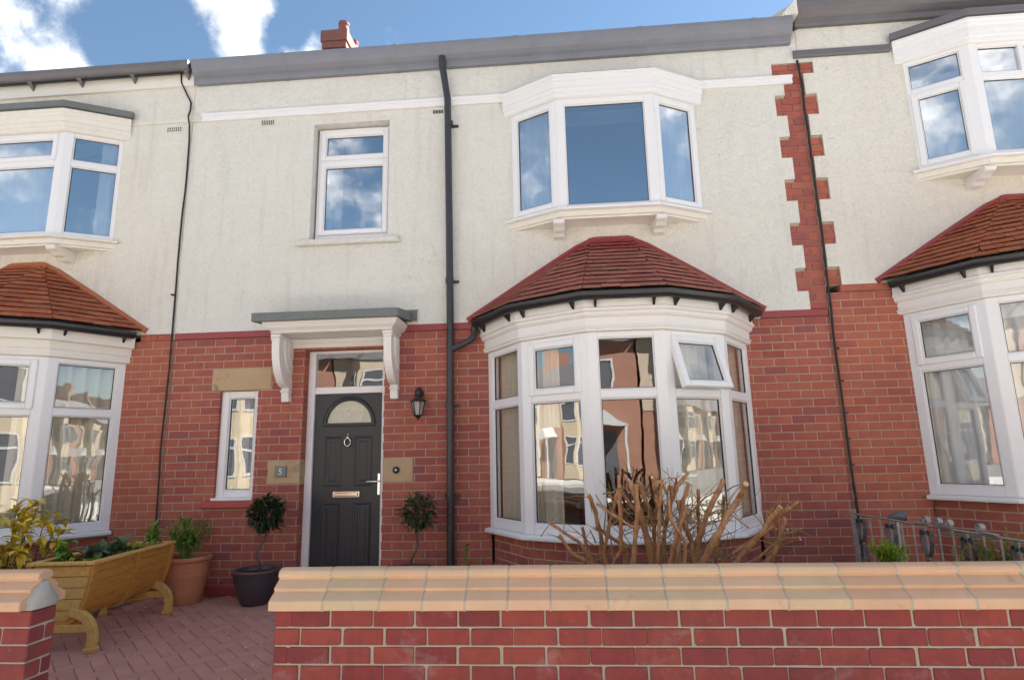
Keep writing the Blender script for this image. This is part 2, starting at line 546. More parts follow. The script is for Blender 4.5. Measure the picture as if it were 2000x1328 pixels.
class MB:
    def __init__(s):
        s.v, s.f = [], []

    def add(s, vs, fs):
        o = len(s.v)
        s.v += [tuple(v) for v in vs]
        s.f += [tuple(i + o for i in f) for f in fs]

    def box(s, x0, x1, y0, y1, z0, z1, F=W0):
        vs = [F(x, y, z) for z in (z0, z1) for y in (y0, y1) for x in (x0, x1)]
        s.add(vs, [(0, 2, 3, 1), (4, 5, 7, 6), (0, 1, 5, 4), (2, 6, 7, 3), (0, 4, 6, 2), (1, 3, 7, 5)])

    def cbox(s, x0, x1, y0, y1, z0, z1, F=W0, c=0.006, back=True):
        """box with a chamfered front (y0) face"""
        vs = [F(x, y1, z) for x, z in ((x0, z0), (x1, z0), (x1, z1), (x0, z1))]
        vs += [F(x, y0 + c, z) for x, z in ((x0, z0), (x1, z0), (x1, z1), (x0, z1))]
        vs += [F(x, y0, z) for x, z in ((x0 + c, z0 + c), (x1 - c, z0 + c), (x1 - c, z1 - c), (x0 + c, z1 - c))]
        fs = []
        for i in range(4):
            j = (i + 1) % 4
            fs += [(i, j, 4 + j, 4 + i), (4 + i, 4 + j, 8 + j, 8 + i)]
        fs.append((8, 9, 10, 11))
        if back:
            fs.append((3, 2, 1, 0))
        s.add(vs, fs)

    def poly_prism(s, pts, y0, y1, F=W0):
        """pts: (x,z) outline, counter-clockwise seen from the front (-y); extruded y0..y1"""
        n = len(pts)
        vs = [F(x, y0, z) for x, z in pts] + [F(x, y1, z) for x, z in pts]
        s.add(vs, [tuple(range(n)), tuple(range(2 * n - 1, n - 1, -1))] + [(i, n + i, n + (i + 1) % n, (i + 1) % n) for i in range(n)])

    def slab(s, pts, z0, z1):
        """pts: plan outline"""
        n = len(pts)
        vs = [(x, y, z0) for x, y in pts] + [(x, y, z1) for x, y in pts]
        s.add(vs, [tuple(range(n - 1, -1, -1)), tuple(range(n, 2 * n))] + [(i, (i + 1) % n, n + (i + 1) % n, n + i) for i in range(n)])

    def sweep(s, path, prof, closed=True, ext=0.0):
        """path: plan points left to right; prof: (d outward, z) outline"""
        P = [Vector((p[0], p[1])) for p in path]
        if ext:
            P[0] = P[0] - (P[1] - P[0]).normalized() * ext
            P[-1] = P[-1] + (P[-1] - P[-2]).normalized() * ext
        nr = []
        for i in range(len(P) - 1):
            d = (P[i + 1] - P[i]).normalized()
            nr.append(Vector((d.y, -d.x)))
        mit = []
        for i in range(len(P)):
            if i == 0:
                mit.append(nr[0])
            elif i == len(P) - 1:
                mit.append(nr[-1])
            else:
                m = (nr[i - 1] + nr[i]).normalized()
                mit.append(m / max(0.2, m.dot(nr[i])))
        k = len(prof)
        vs = []
        for p, m in zip(P, mit):
            for d, z in prof:
                vs.append((p.x + m.x * d, p.y + m.y * d, z))
        fs = []
        for i in range(len(P) - 1):
            for j in range(k if closed else k - 1):
                j2 = (j + 1) % k
                fs.append((i * k + j, i * k + j2, (i + 1) * k + j2, (i + 1) * k + j))
        if closed:
            fs.append(tuple(range(k - 1, -1, -1)))
            fs.append(tuple((len(P) - 1) * k + j for j in range(k)))
        s.add(vs, fs)

    def tube(s, pts, r, n=8, cap=True, flat=1.0):
        P = [Vector(p) for p in pts]
        rr = r if isinstance(r, (list, tuple)) else [r] * len(P)
        up = Vector((0, 0, 1))
        t0 = (P[1] - P[0]).normalized()
        if abs(t0.dot(up)) > 0.9:
            up = Vector((0, 1, 0)) if abs(t0.y) < 0.9 else Vector((1, 0, 0))
        a = t0.cross(up).normalized()
        vs, fs = [], []
        for i, p in enumerate(P):
            t = (P[min(i + 1, len(P) - 1)] - P[max(i - 1, 0)]).normalized()
            a = (a - t * a.dot(t)).normalized()
            b = t.cross(a)
            for j in range(n):
                th = 2 * pi * j / n
                vs.append(p + (a * cos(th) + b * sin(th) * flat) * rr[i])
        for i in range(len(P) - 1):
            for j in range(n):
                j2 = (j + 1) % n
                fs.append((i * n + j, i * n + j2, (i + 1) * n + j2, (i + 1) * n + j))
        if cap:
            fs.append(tuple(range(n - 1, -1, -1)))
            fs.append(tuple((len(P) - 1) * n + j for j in range(n)))
        s.add(vs, fs)

    def lathe(s, prof, c=(0, 0, 0), n=28, cap=True):
        vs, fs = [], []
        for r, z in prof:
            for j in range(n):
                th = 2 * pi * j / n
                vs.append((c[0] + r * cos(th), c[1] + r * sin(th), c[2] + z))
        for i in range(len(prof) - 1):
            for j in range(n):
                j2 = (j + 1) % n
                fs.append((i * n + j, i * n + j2, (i + 1) * n + j2, (i + 1) * n + j))
        if cap:
            fs.append(tuple(range(n - 1, -1, -1)))
            fs.append(tuple((len(prof) - 1) * n + j for j in range(n)))
        s.add(vs, fs)

    def mesh(s, name, mat, smooth=False, angle=None):
        me = bpy.data.meshes.new(name)
        me.from_pydata(s.v, [], s.f)
        me.materials.append(MATS[mat])
        me.update()
        if smooth:
            me.polygons.foreach_set('use_smooth', [True] * len(me.polygons))
            if angle:
                try:
                    me.set_sharp_from_angle(angle=rad(angle))
                except Exception:
                    pass
        return me

    def build(s, name, mat, parent=None, smooth=False, angle=None, fix=True, bevel=0.0):
        me = s.mesh(name, mat, smooth, angle)
        if fix or bevel:
            bm = bmesh.new()
            bm.from_mesh(me)
            if fix:
                bmesh.ops.recalc_face_normals(bm, faces=bm.faces)
            if bevel:
                bmesh.ops.bevel(bm, geom=[e for e in bm.edges if len(e.link_faces) == 2 and e.calc_face_angle(0) > 0.5], offset=bevel, segments=1, affect='EDGES')
            bm.to_mesh(me)
            bm.free()
        return link(name, me, parent)


INV = {}


def link(name, me, parent=None):
    o = bpy.data.objects.new(name, me)
    COL.objects.link(o)
    if parent is not None:
        o.parent = parent
        if parent.name in INV:
            o.matrix_parent_inverse = INV[parent.name]
    return o


def tag(o, label, cat, group=None):
    o['label'] = label
    o['category'] = cat
    if group:
        o['group'] = group
    return o


def thing(name, loc, label, cat, group=None, local=False):
    """Empty at the base; children are given in world coordinates unless local"""
    o = bpy.data.objects.new(name, None)
    o.empty_display_size = 0.2
    COL.objects.link(o)
    o.location = loc
    if not local:
        INV[o.name] = Matrix.Translation(-Vector(loc))
    return tag(o, label, cat, group)


def struct(o):
    o['kind'] = 'structure'
    return o


def stuff(o):
    o['kind'] = 'stuff'
    return o


def copy_tree(o, parent=None):
    c = o.copy()
    COL.objects.link(c)
    if parent is not None:
        inv = o.matrix_parent_inverse.copy()
        c.parent = parent
        c.matrix_parent_inverse = inv
    for ch in o.children:
        copy_tree(ch, c)
    return c


def cells(mb, xs, zs, occ, y0, y1):
    """wall of rectangular cells with openings: fronts, backs and reveals"""
    xs, zs = sorted(set(round(x, 4) for x in xs)), sorted(set(round(z, 4) for z in zs))
    nx, nz = len(xs) - 1, len(zs) - 1
    o = [[occ((xs[i] + xs[i + 1]) / 2, (zs[j] + zs[j + 1]) / 2) for j in range(nz)] for i in range(nx)]
    g = lambda i, j: 0 <= i < nx and 0 <= j < nz and o[i][j]
    for i in range(nx):
        for j in range(nz):
            if not o[i][j]:
                continue
            a, b, c, d = xs[i], xs[i + 1], zs[j], zs[j + 1]
            mb.add([(a, y0, c), (b, y0, c), (b, y0, d), (a, y0, d)], [(0, 1, 2, 3)])
            mb.add([(a, y1, c), (b, y1, c), (b, y1, d), (a, y1, d)], [(3, 2, 1, 0)])
            if not g(i - 1, j):
                mb.add([(a, y0, c), (a, y0, d), (a, y1, d), (a, y1, c)], [(0, 1, 2, 3)])
            if not g(i + 1, j):
                mb.add([(b, y0, c), (b, y0, d), (b, y1, d), (b, y1, c)], [(3, 2, 1, 0)])
            if not g(i, j - 1):
                mb.add([(a, y0, c), (b, y0, c), (b, y1, c), (a, y1, c)], [(3, 2, 1, 0)])
            if not g(i, j + 1):
                mb.add([(a, y0, d), (b, y0, d), (b, y1, d), (a, y1, d)], [(0, 1, 2, 3)])


# ------------------------------------------------------------------ brickwork
BW, BH, JT = 0.225, 0.083, 0.009
BAND = 2.694


def brick_mesh(name, mat, L, H, D, jit=0.0, chip=0.0):
    mb = MB()
    c = 0.004
    if not chip:
        mb.cbox(0, L, 0, D, 0, H, c=c, back=False)
        if jit:
            mb.v = [(p[0] + random.uniform(-jit, jit), p[1] - random.uniform(0, jit) * 0.6, p[2] + random.uniform(-jit, jit) * .6) if i >= 4 else p for i, p in enumerate(mb.v)]
        return mb.mesh(name, mat)
    # worn brick: every corner rounded by its own amount, arrises slightly uneven
    out = []
    for (x, z, sx, sz) in ((0, 0, 1, 1), (L, 0, -1, 1), (L, H, -1, -1), (0, H, 1, -1)):
        r = random.uniform(.003, .006) if random.random() < .6 else random.uniform(.006, chip)
        r = min(r, L * .3)
        p1, p2 = (x, z + sz * r), (x + sx * r, z)
        pm = (x + sx * r * .28, z + sz * r * .28)
        out += [p1, pm, p2] if sx * sz > 0 else [p2, pm, p1]
        nx = {(0, 0): (L * random.uniform(.3, .7), random.uniform(-.001, .0015)), (L, H): (L * random.uniform(.3, .7), H + random.uniform(-.0015, .001))}.get((x, z))
        if nx and L > .1:
            out.append(nx)
    n = len(out)
    cx, cz = L / 2, H / 2
    tilt = random.uniform(-jit, jit) * .5
    vs = [(x, D, z) for x, z in out] + [(x, c, z) for x, z in out]
    vs += [(x - (c if x > cx else -c) * .9, -abs(tilt) * (x / L) - random.uniform(0, .0006), z - (c if z > cz else -c) * .9) for x, z in out]
    fs = []
    for k_ in range(n):
        q = (k_ + 1) % n
        fs += [(k_, q, n + q, n + k_), (n + k_, n + q, 2 * n + q, 2 * n + k_)]
    fs.append(tuple(range(2 * n, 3 * n)))
    mb.add(vs, fs)
    return mb.mesh(name, mat)


class Brickwork:
    """collects bricks, makes the largest in the photo single objects and joins the rest"""

    def __init__(s, mat, depth=0.10, jit=0.0015, chip=0.0, limit=300, visible=None):
        s.mat, s.depth, s.jit, s.chip, s.limit, s.visible = mat, depth, jit, chip, limit, visible
        s.items, s.cache = [], {}

    def course(s, F, x0, x1, z, h, holes=(), phase=0.0, bw=BW, jt=JT):
        """bricks of one course in frame F between x0 and x1, bed at z"""
        spans = [(x0, x1)]
        zm = z + h / 2
        for (a, b, c, d) in holes:
            if c < zm < d:
                ns = []
                for (p, q) in spans:
                    if b <= p or a >= q:
                        ns.append((p, q))
                    else:
                        if a > p:
                            ns.append((p, a))
                        if b < q:
                            ns.append((b, q))
                spans = ns
        for (p, q) in spans:
            k = math.floor((p - phase) / bw)
            while True:
                a, b = phase + k * bw, phase + (k + 1) * bw
                k += 1
                if a >= q:
                    break
                a2, b2 = max(a, p), min(b, q)
                la = a2 + (jt / 2 if a2 == a else 0)
                lb = b2 - (jt / 2 if b2 == b else 0)
                if s.chip and b2 - a2 > .15:
                    la += random.choice((-.003, -.001, 0, .002, .004))
                    lb += random.choice((-.004, -.002, 0, .001, .003))
                if lb - la > 0.007:
                    s.items.append((F, la, lb - la, z + jt / 2, h - jt))

    def finish(s, parent):
        sc = []
        for i, (F, x, L, z, H) in enumerate(s.items):
            c = F(x + L / 2, 0, z + H / 2)
            p = project(c)
            a = 0
            if p and -20 < p[0] < 2020 and -10 < p[1] < 1338:
                vis = s.visible(p, c) if s.visible else True
                if vis:
                    nrm = abs(F.ey.dot((c - CAM).normalized()))
                    a = L * H / p[2] ** 2 * nrm
            sc.append((a, i))
        sc.sort(reverse=True)
        single = set(i for a, i in sc[:s.limit] if a > 0)
        joined = MB()
        for i, (F, x, L, z, H) in enumerate(s.items):
            rot = -abs(random.uniform(0, 1) * s.jit)
            if i in single:
                key = (round(L, 3), round(H, 3))
                lst = s.cache.setdefault(key, [])
                if len(lst) < 12:
                    lst.append(brick_mesh('brick', s.mat, L, H, s.depth, s.jit, s.chip))
                    me = lst[-1]
                else:
                    me = random.choice(lst)
                o = link('brick', me, parent)
                m = Matrix((F.ex, F.ey, F.ez)).transposed().to_4x4()
                m.translation = F(x, rot, z)
                o.matrix_basis = m
            else:
                joined.cbox(x, x + L, rot, s.depth, z, z + H, F, c=0.004, back=False)
        if joined.v:
            stuff(joined.build('brickwork', s.mat + '_joined', parent, fix=False))


def hidden_by_front(p, c):
    u, v = p[0], p[1]
    if u > 560 and v > 1116:
        return False
    return True


# ------------------------------------------------------------------ windows
def pane(parent, F, x0, x1, z0, z1, y=0.03, mat='glass', t=0.006):
    mb = MB()
    mb.box(x0 - 0.004, x1 + 0.004, y, y + t, z0 - 0.004, z1 + 0.004, F)
    g = MB()
    o = mb.build('pane', mat, parent)
    return o


def gasket(mb, F, x0, x1, z0, z1, y=0.02, w=0.006):
    mb.box(x0 - .002, x1 + .002, y, y + .012, z0 - .002, z0 + w, F)
    mb.box(x0 - .002, x1 + .002, y, y + .012, z1 - w, z1 + .002, F)
    mb.box(x0 - .002, x0 + w, y, y + .0125, z0 + w, z1 - w, F)
    mb.box(x1 - w, x1 + .002, y, y + .0125, z0 + w, z1 - w, F)


def sash_geo(mb, F, x0, x1, z0, z1, w, y0, y1, c=0.008):
    """a rectangular frame with chamfered front, mitred by butting"""
    mb.cbox(x0, x0 + w, y0, y1, z0, z1, F, c)
    mb.cbox(x1 - w, x1, y0, y1, z0, z1, F, c)
    mb.cbox(x0 + w, x1 - w, y0 + .001, y1, z0, z0 + w, F, c)
    mb.cbox(x0 + w, x1 - w, y0 + .001, y1, z1 - w, z1, F, c)
    # glazing bead step
    b = 0.012
    mb.cbox(x0 + w, x0 + w + b, y0 + .014, y1, z0 + w, z1 - w, F, .006)
    mb.cbox(x1 - w - b, x1 - w, y0 + .014, y1, z0 + w, z1 - w, F, .006)
    mb.cbox(x0 + w + b, x1 - w - b, y0 + .0145, y1, z0 + w, z0 + w + b, F, .006)
    mb.cbox(x0 + w + b, x1 - w - b, y0 + .0145, y1, z1 - w - b, z1 - w, F, .006)


class Win:
    """collects the fixed frame, rubber seals; panes and opening sashes become separate sub-parts"""

    def __init__(s, glass='glass'):
        s.fr, s.gk, s.panes, s.sashes, s.glass = MB(), MB(), [], [], glass

    def light(s, F, x0, x1, z0, z1, kind='fixed', ang=0.0):
        b = 0.012
        if kind == 'fixed':
            s.fr.cbox(x0, x0 + b, .012, .07, z0, z1, F, .005)
            s.fr.cbox(x1 - b, x1, .012, .07, z0, z1, F, .005)
            s.fr.cbox(x0 + b, x1 - b, .0125, .07, z0, z0 + b, F, .005)
            s.fr.cbox(x0 + b, x1 - b, .0125, .07, z1 - b, z1, F, .005)
            gasket(s.gk, F, x0 + b, x1 - b, z0 + b, z1 - b, .024)
            s.panes.append((F, x0 + b, x1 - b, z0 + b, z1 - b, .03))
        else:
            w = 0.058
            mb = MB()
            if ang:
                G = F.sub(0, -0.016, z1, ang)
                sash_geo(mb, G, x0 - .014, x1 + .014, z0 - z1 - .014, .014, w, 0, .06)
                gasket(s.gk, G, x0 - .014 + w + b, x1 + .014 - w - b, z0 - z1 - .014 + w + b, .014 - w - b, .026)
                s.panes.append((G, x0 - .014 + w + b, x1 + .014 - w - b, z0 - z1 - .014 + w + b, .014 - w - b, .03))
            else:
                G = F
                sash_geo(mb, G, x0 - .014, x1 + .014, z0 - .014, z1 + .014, w, -.016, .05)
                gasket(s.gk, G, x0 - .014 + w + b, x1 + .014 - w - b, z0 - .014 + w + b, z1 + .014 - w - b, .012)
                s.panes.append((G, x0 - .014 + w + b, x1 + .014 - w - b, z0 - .014 + w + b, z1 + .014 - w - b, .018))
            s.sashes.append((mb, ang))

    def facet(s, a, b, z0, z1, wl, wr, wb, wt, tr=None, top='fixed', bot='fixed', ang=0.0):
        """one flat face of a window between plan points a and b"""
        F, L = facet(a, b)
        D = .07
        s.fr.cbox(0, wl, 0, D, z0, z1, F, .004)
        s.fr.cbox(L - wr, L, 0, D, z0, z1, F, .004)
        s.fr.cbox(wl, L - wr, .001, D, z0, z0 + wb, F, .004)
        s.fr.cbox(wl, L - wr, .001, D, z1 - wt, z1, F, .004)
        if tr:
            s.fr.cbox(wl, L - wr, .001, D, tr[0], tr[1], F, .006)
            s.light(F, wl, L - wr, z0 + wb, tr[0], bot)
            s.light(F, wl, L - wr, tr[1], z1 - wt, top, ang)
        else:
            s.light(F, wl, L - wr, z0 + wb, z1 - wt, bot)
        return F, L

    def finish(s, name, parent, mat='upvc'):
        o = s.fr.build(name, mat, parent)
        if s.gk.v:
            s.gk.build('rubber_seal', 'gutter_black', o)
        for (F, x0, x1, z0, z1, y) in s.panes:
            pane(o, F, x0, x1, z0, z1, y, s.glass)
        for mb, ang in s.sashes:
            q = mb.build('opening_sash', mat, o)
            if ang:
                q['label'] = 'top hung sash propped wide open'
        return o


def curtain(path, z0, z1, label, mat='curtain', amp=0.028, wave=0.11, gather=0.0, group=None):
    """hanging pleated cloth along a plan path"""
    P = [Vector((p[0], p[1])) for p in path]
    seg = [(P[i + 1] - P[i]).length for i in range(len(P) - 1)]
    T = sum(seg)
    n = max(12, int(T / wave * 8))
    rows = 7
    mb = MB()
    ph = random.uniform(0, 6)
    front = []
    for r in range(rows):
        f = r / (rows - 1)
        row = []
        for i in range(n + 1):
            t = T * i / n
            q, k = t, 0
            while k < len(seg) - 1 and q > seg[k]:
                q -= seg[k]
                k += 1
            d = (P[k + 1] - P[k]).normalized()
            nr = Vector((d.y, -d.x))
            p = P[k] + d * q
            a = amp * (1 + .35 * sin(3 * t + ph)) * (0.75 + .35 * f)
            o = a * sin(2 * pi * t / wave + ph + .5 * sin(2.3 * t + ph) + .25 * f)
            row.append((p.x + nr.x * o + d.x * gather * f * (i / n - 1), p.y + nr.y * o, z1 + (z0 - z1) * f))
        front.append(row)
    vs = [v for row in front for v in row]
    m = len(vs)
    vs2 = [(x, y + .006, z) for x, y, z in vs]
    fs = []
    for r in range(rows - 1):
        for i in range(n):
            a = r * (n + 1) + i
            q = (a, a + 1, a + n + 2, a + n + 1)
            fs.append(q)
            fs.append(tuple(m + j for j in reversed(q)))
    mb.add(vs + vs2, fs)
    o = mb.build('curtain', mat, None, smooth=True)
    return tag(o, label, 'curtain', group)


# ------------------------------------------------------------------ bay window with tiled roof
def clip(poly, a, b, c):
    """keep a*x+b*y<=c"""
    out = []
    for i in range(len(poly)):
        p, q = poly[i], poly[(i + 1) % len(poly)]
        dp, dq = a * p[0] + b * p[1] - c, a * q[0] + b * q[1] - c
        if dp <= 0:
            out.append(p)
        if dp * dq < 0:
            t = dp / (dp - dq)
            out.append((p[0] + (q[0] - p[0]) * t, p[1] + (q[1] - p[1]) * t))
    return out


def tiled_facet(parent, pts, mat, gauge=0.103, tw=0.168, red_from=99.0, redmat='red_tile'):
    """pts: 3D outline, first edge is the eave, left to right"""
    pts = [Vector(p) for p in pts]
    a, b = pts[0], pts[1]
    ex = (b - a).normalized()
    n = ex.cross(pts[-1] - a).normalized()
    if n.z < 0:
        n = -n
    et = n.cross(ex).normalized()
    P2 = [((p - a).dot(ex), (p - a).dot(et)) for p in pts]
    tmax = max(p[1] for p in P2)
    smin, smax = min(p[0] for p in P2), max(p[0] for p in P2)
    halfs = []
    m = len(P2)
    cx, cy = sum(p[0] for p in P2) / m, sum(p[1] for p in P2) / m
    for i in range(m):
        p, q = P2[i], P2[(i + 1) % m]
        nx, ny = q[1] - p[1], -(q[0] - p[0])
        c = nx * p[0] + ny * p[1]
        if nx * cx + ny * cy > c:
            nx, ny, c = -nx, -ny, -c
        halfs.append((nx, ny, c))
    k = 0
    while k * gauge < tmax - 0.01:
        t0 = k * gauge
        off = (k % 2) * tw / 2 + 0.03 * sin(k * 5.1)
        j = math.floor((smin - off) / tw)
        while off + j * tw < smax:
            s0, s1 = off + j * tw, off + (j + 1) * tw
            j += 1
            rect = [(s0 + .002, t0), (s1 - .002, t0), (s1 - .002, t0 + gauge + .012), (s0 + .002, t0 + gauge + .012)]
            for i, h in enumerate(halfs):
                if i == 0:
                    continue
                rect = clip(rect, *h)
                if len(rect) < 3:
                    break
            if len(rect) < 3:
                continue
            area = abs(sum(rect[i][0] * rect[(i + 1) % len(rect)][1] - rect[(i + 1) % len(rect)][0] * rect[i][1] for i in range(len(rect)))) / 2
            if area < 0.0012:
                continue
            jit, sk = random.uniform(-.002, .003), random.uniform(-.004, .004)
            top, bot = [], []
            for (x, t) in rect:
                lift = .034 - .026 * (t - t0) / gauge + jit
                drop = sk if t < t0 + 1e-6 else 0
                top.append(a + ex * x + et * (t + drop) + n * lift)
                bot.append(a + ex * x + et * (t + drop) + n * (lift - .017))
            mb = MB()
            q = len(top)
            mb.add(top + bot, [tuple(range(q)), tuple(range(2 * q - 1, q - 1, -1))] + [(i, q + i, q + (i + 1) % q, (i + 1) % q) for i in range(q)])
            mb.build('roof_tile', mat if t0 < red_from else redmat, parent)
        k += 1


def bay(house, cx, dz, st):
    """five sided ground floor bay: st gives style options"""
    w0, w1, w2, y1, y2 = 1.335, .945, .338, -.59, -.93
    P = [(cx - w0, 0), (cx - w1, y1), (cx - w2, y2), (cx + w2, y2), (cx + w1, y1), (cx + w0, 0)]
    z0, z1 = .665 + dz, 2.43 + dz
    wn = Win('glass')
    tr = (1.838 + dz, 1.912 + dz)
    kinds = st['tops']
    for i in range(5):
        last = i in (0, 4)
        wl = .09 if i else .085
        wr = .09 if i < 4 else .085
        wn.facet(P[i], P[i + 1], z0, z1, wl, wr, .088, .05, tr, kinds[i], 'fixed', st.get('ang', 0.0) if kinds[i] == 'sash' and i == st.get('open', -1) else 0.0)
    o = wn.finish('bay_window', house)
    sl = MB()
    sl.sweep(P, [(0.0, z0), (.0, z0 - .045), (.06, z0 - .045), (.066, z0 - .035), (.066, z0 - .014), (.058, z0 - .006)], ext=.0)
    sl.build('sill', 'upvc', o)
    fa = MB()
    a = 2.43 + dz
    if st['fascia'] == 'moulded':
        pr = [(-.02, a + .001), (.022, a + .001), (.034, a + .008), (.034, a + .022), (.046, a + .032), (.046, a + .046), (.032, a + .054), (.032, a + .125),
              (.052, a + .132), (.066, a + .150), (.066, a + .168), (.088, a + .180), (.088, a + .205), (.074, a + .215), (.074, a + .330), (-.02, a + .330)]
    else:
        pr = [(-.02, a + .001), (.025, a + .001), (.035, a + .01), (.035, a + .05), (.03, a + .055), (.03, a + .075), (.04, a + .085), (.04, a + .165),
              (.095, a + .168), (.095, a + .33), (-.02, a + .33)]
    fa.sweep(P, pr, ext=.03)
    fa.build('fascia', 'paint_white' if st['fascia'] == 'moulded' else 'paint_cream', o)
    # base brickwork under the sill
    base = MB()
    B = [(cx - w0 + .035, .03), (cx - w1 + .02, y1 + .035), (cx - w2 + .01, y2 + .035), (cx + w2 - .01, y2 + .035), (cx + w1 - .02, y1 + .035), (cx + w0 - .035, .03)]
    inner = [(x * .9 + cx * .1, y * .85 + .1) for x, y in B]
    base.slab([(x, y + .004) for x, y in B] + inner[::-1], -.3 + dz, z0 - .046)
    base.build('bay_base', 'mortar_house', house)
    # room floor / ceiling inside the bay
    fl = MB()
    fl.slab([(x, y + .06) for x, y in P] + [(cx + w0, .3), (cx - w0, .3)], .3 + dz, .32 + dz)
    fl.slab([(x, y + .03) for x, y in P] + [(cx + w0, .3), (cx - w0, .3)], 2.50 + dz, 2.52 + dz)
    fl.build('bay_floor', 'room_paint', o)
    # roof
    E = 2.79 + dz
    gp = [(cx - 1.43, 0), (cx - 1.02, -.68), (cx - .365, -1.055), (cx + .365, -1.055), (cx + 1.02, -.68), (cx + 1.43, 0)]
    A = Vector((cx - .20, -.03, 3.60 + dz))
    Bq = Vector((cx + .23, -.03, 3.60 + dz))
    e = [Vector((x, y, E)) for x, y in gp]
    e[0].x -= .12
    e[5].x += .12
    und = MB()
    und.add(e + [A, Bq], [(0, 1, 6), (1, 2, 6), (2, 3, 7, 6), (3, 4, 7), (4, 5, 7)])
    und.add([(x, y, E - .03) for x, y in gp], [(5, 4, 3, 2, 1, 0)])
    roof = und.build('bay_roof', 'gutter_black', house, fix=False)
    rf = st.get('red_from', 99)
    tiled_facet(roof, [e[0], e[1], A], st['tile'], red_from=rf)
    tiled_facet(roof, [e[1], e[2], A], st['tile'], red_from=rf)
    tiled_facet(roof, [e[2], e[3], Bq, A], st['tile'], red_from=rf)
    tiled_facet(roof, [e[3], e[4], Bq], st['tile'], red_from=rf)
    tiled_facet(roof, [e[4], e[5], Bq], st['tile'], red_from=rf)
    fl = MB()
    pts = [e[0] + Vector((0, 0, .0)), e[0].lerp(A, .5) + Vector((0, 0, .03)), e[0].lerp(A, .88) + Vector((-.01, 0, .035)), A + Vector((.03, 0, .03)), Bq + Vector((-.03, 0, .03)), Bq.lerp(e[5], .12) + Vector((.01, 0, .035)), Bq.lerp(e[5], .5) + Vector((0, 0, .03)), e[5]]
    for p in pts:
        p.y = -.02
    fl.tube(pts, .034, 7)
    cp = [A + Vector((-.02, 0, .05)), Bq + Vector((.02, 0, .05)), Bq + Vector((.10, -.10, -.10)), A + Vector((-.10, -.10, -.10))]
    fl.add(cp, [(0, 1, 2, 3)])
    fl.build('roof_flashing', st.get('flash', 'red_tile'), roof, smooth=True, angle=50)
    # gutter
    gz = E - .035
    gu = MB()
    prof = [(.085 + .052 * (1 - cos(t)) - .052 + .052, gz - .058 * sin(t)) for t in [pi * i / 8 for i in range(9)]]
    prof = [(.078 + .060 - .060 * cos(pi * i / 8), gz - .062 * sin(pi * i / 8)) for i in range(9)]
    prof += [(p[0] * .94 + .138 * .06, p[1] + .006) for p in reversed(prof)]
    gu.sweep(P, prof, ext=.0)
    # brackets
    Pq = [Vector((x, y)) for x, y in P]
    for i in range(5):
        F, L = facet(P[i], P[i + 1])
        for t in st.get('brk', (.12, .88)):
            x = L * t
            gu.add([F(x - .013, -.075, gz - .045), F(x + .013, -.075, gz - .045), F(x + .013, -.15, gz - .055), F(x - .013, -.15, gz - .055), F(x - .008, -.078, gz - .125), F(x + .008, -.078, gz - .125)],
                   [(0, 1, 2, 3), (3, 2, 5, 4), (0, 4, 5, 1), (0, 3, 4), (1, 5, 2)])
    gu.build('bay_gutter', 'gutter_black', house, smooth=True, angle=40)
    return o, B


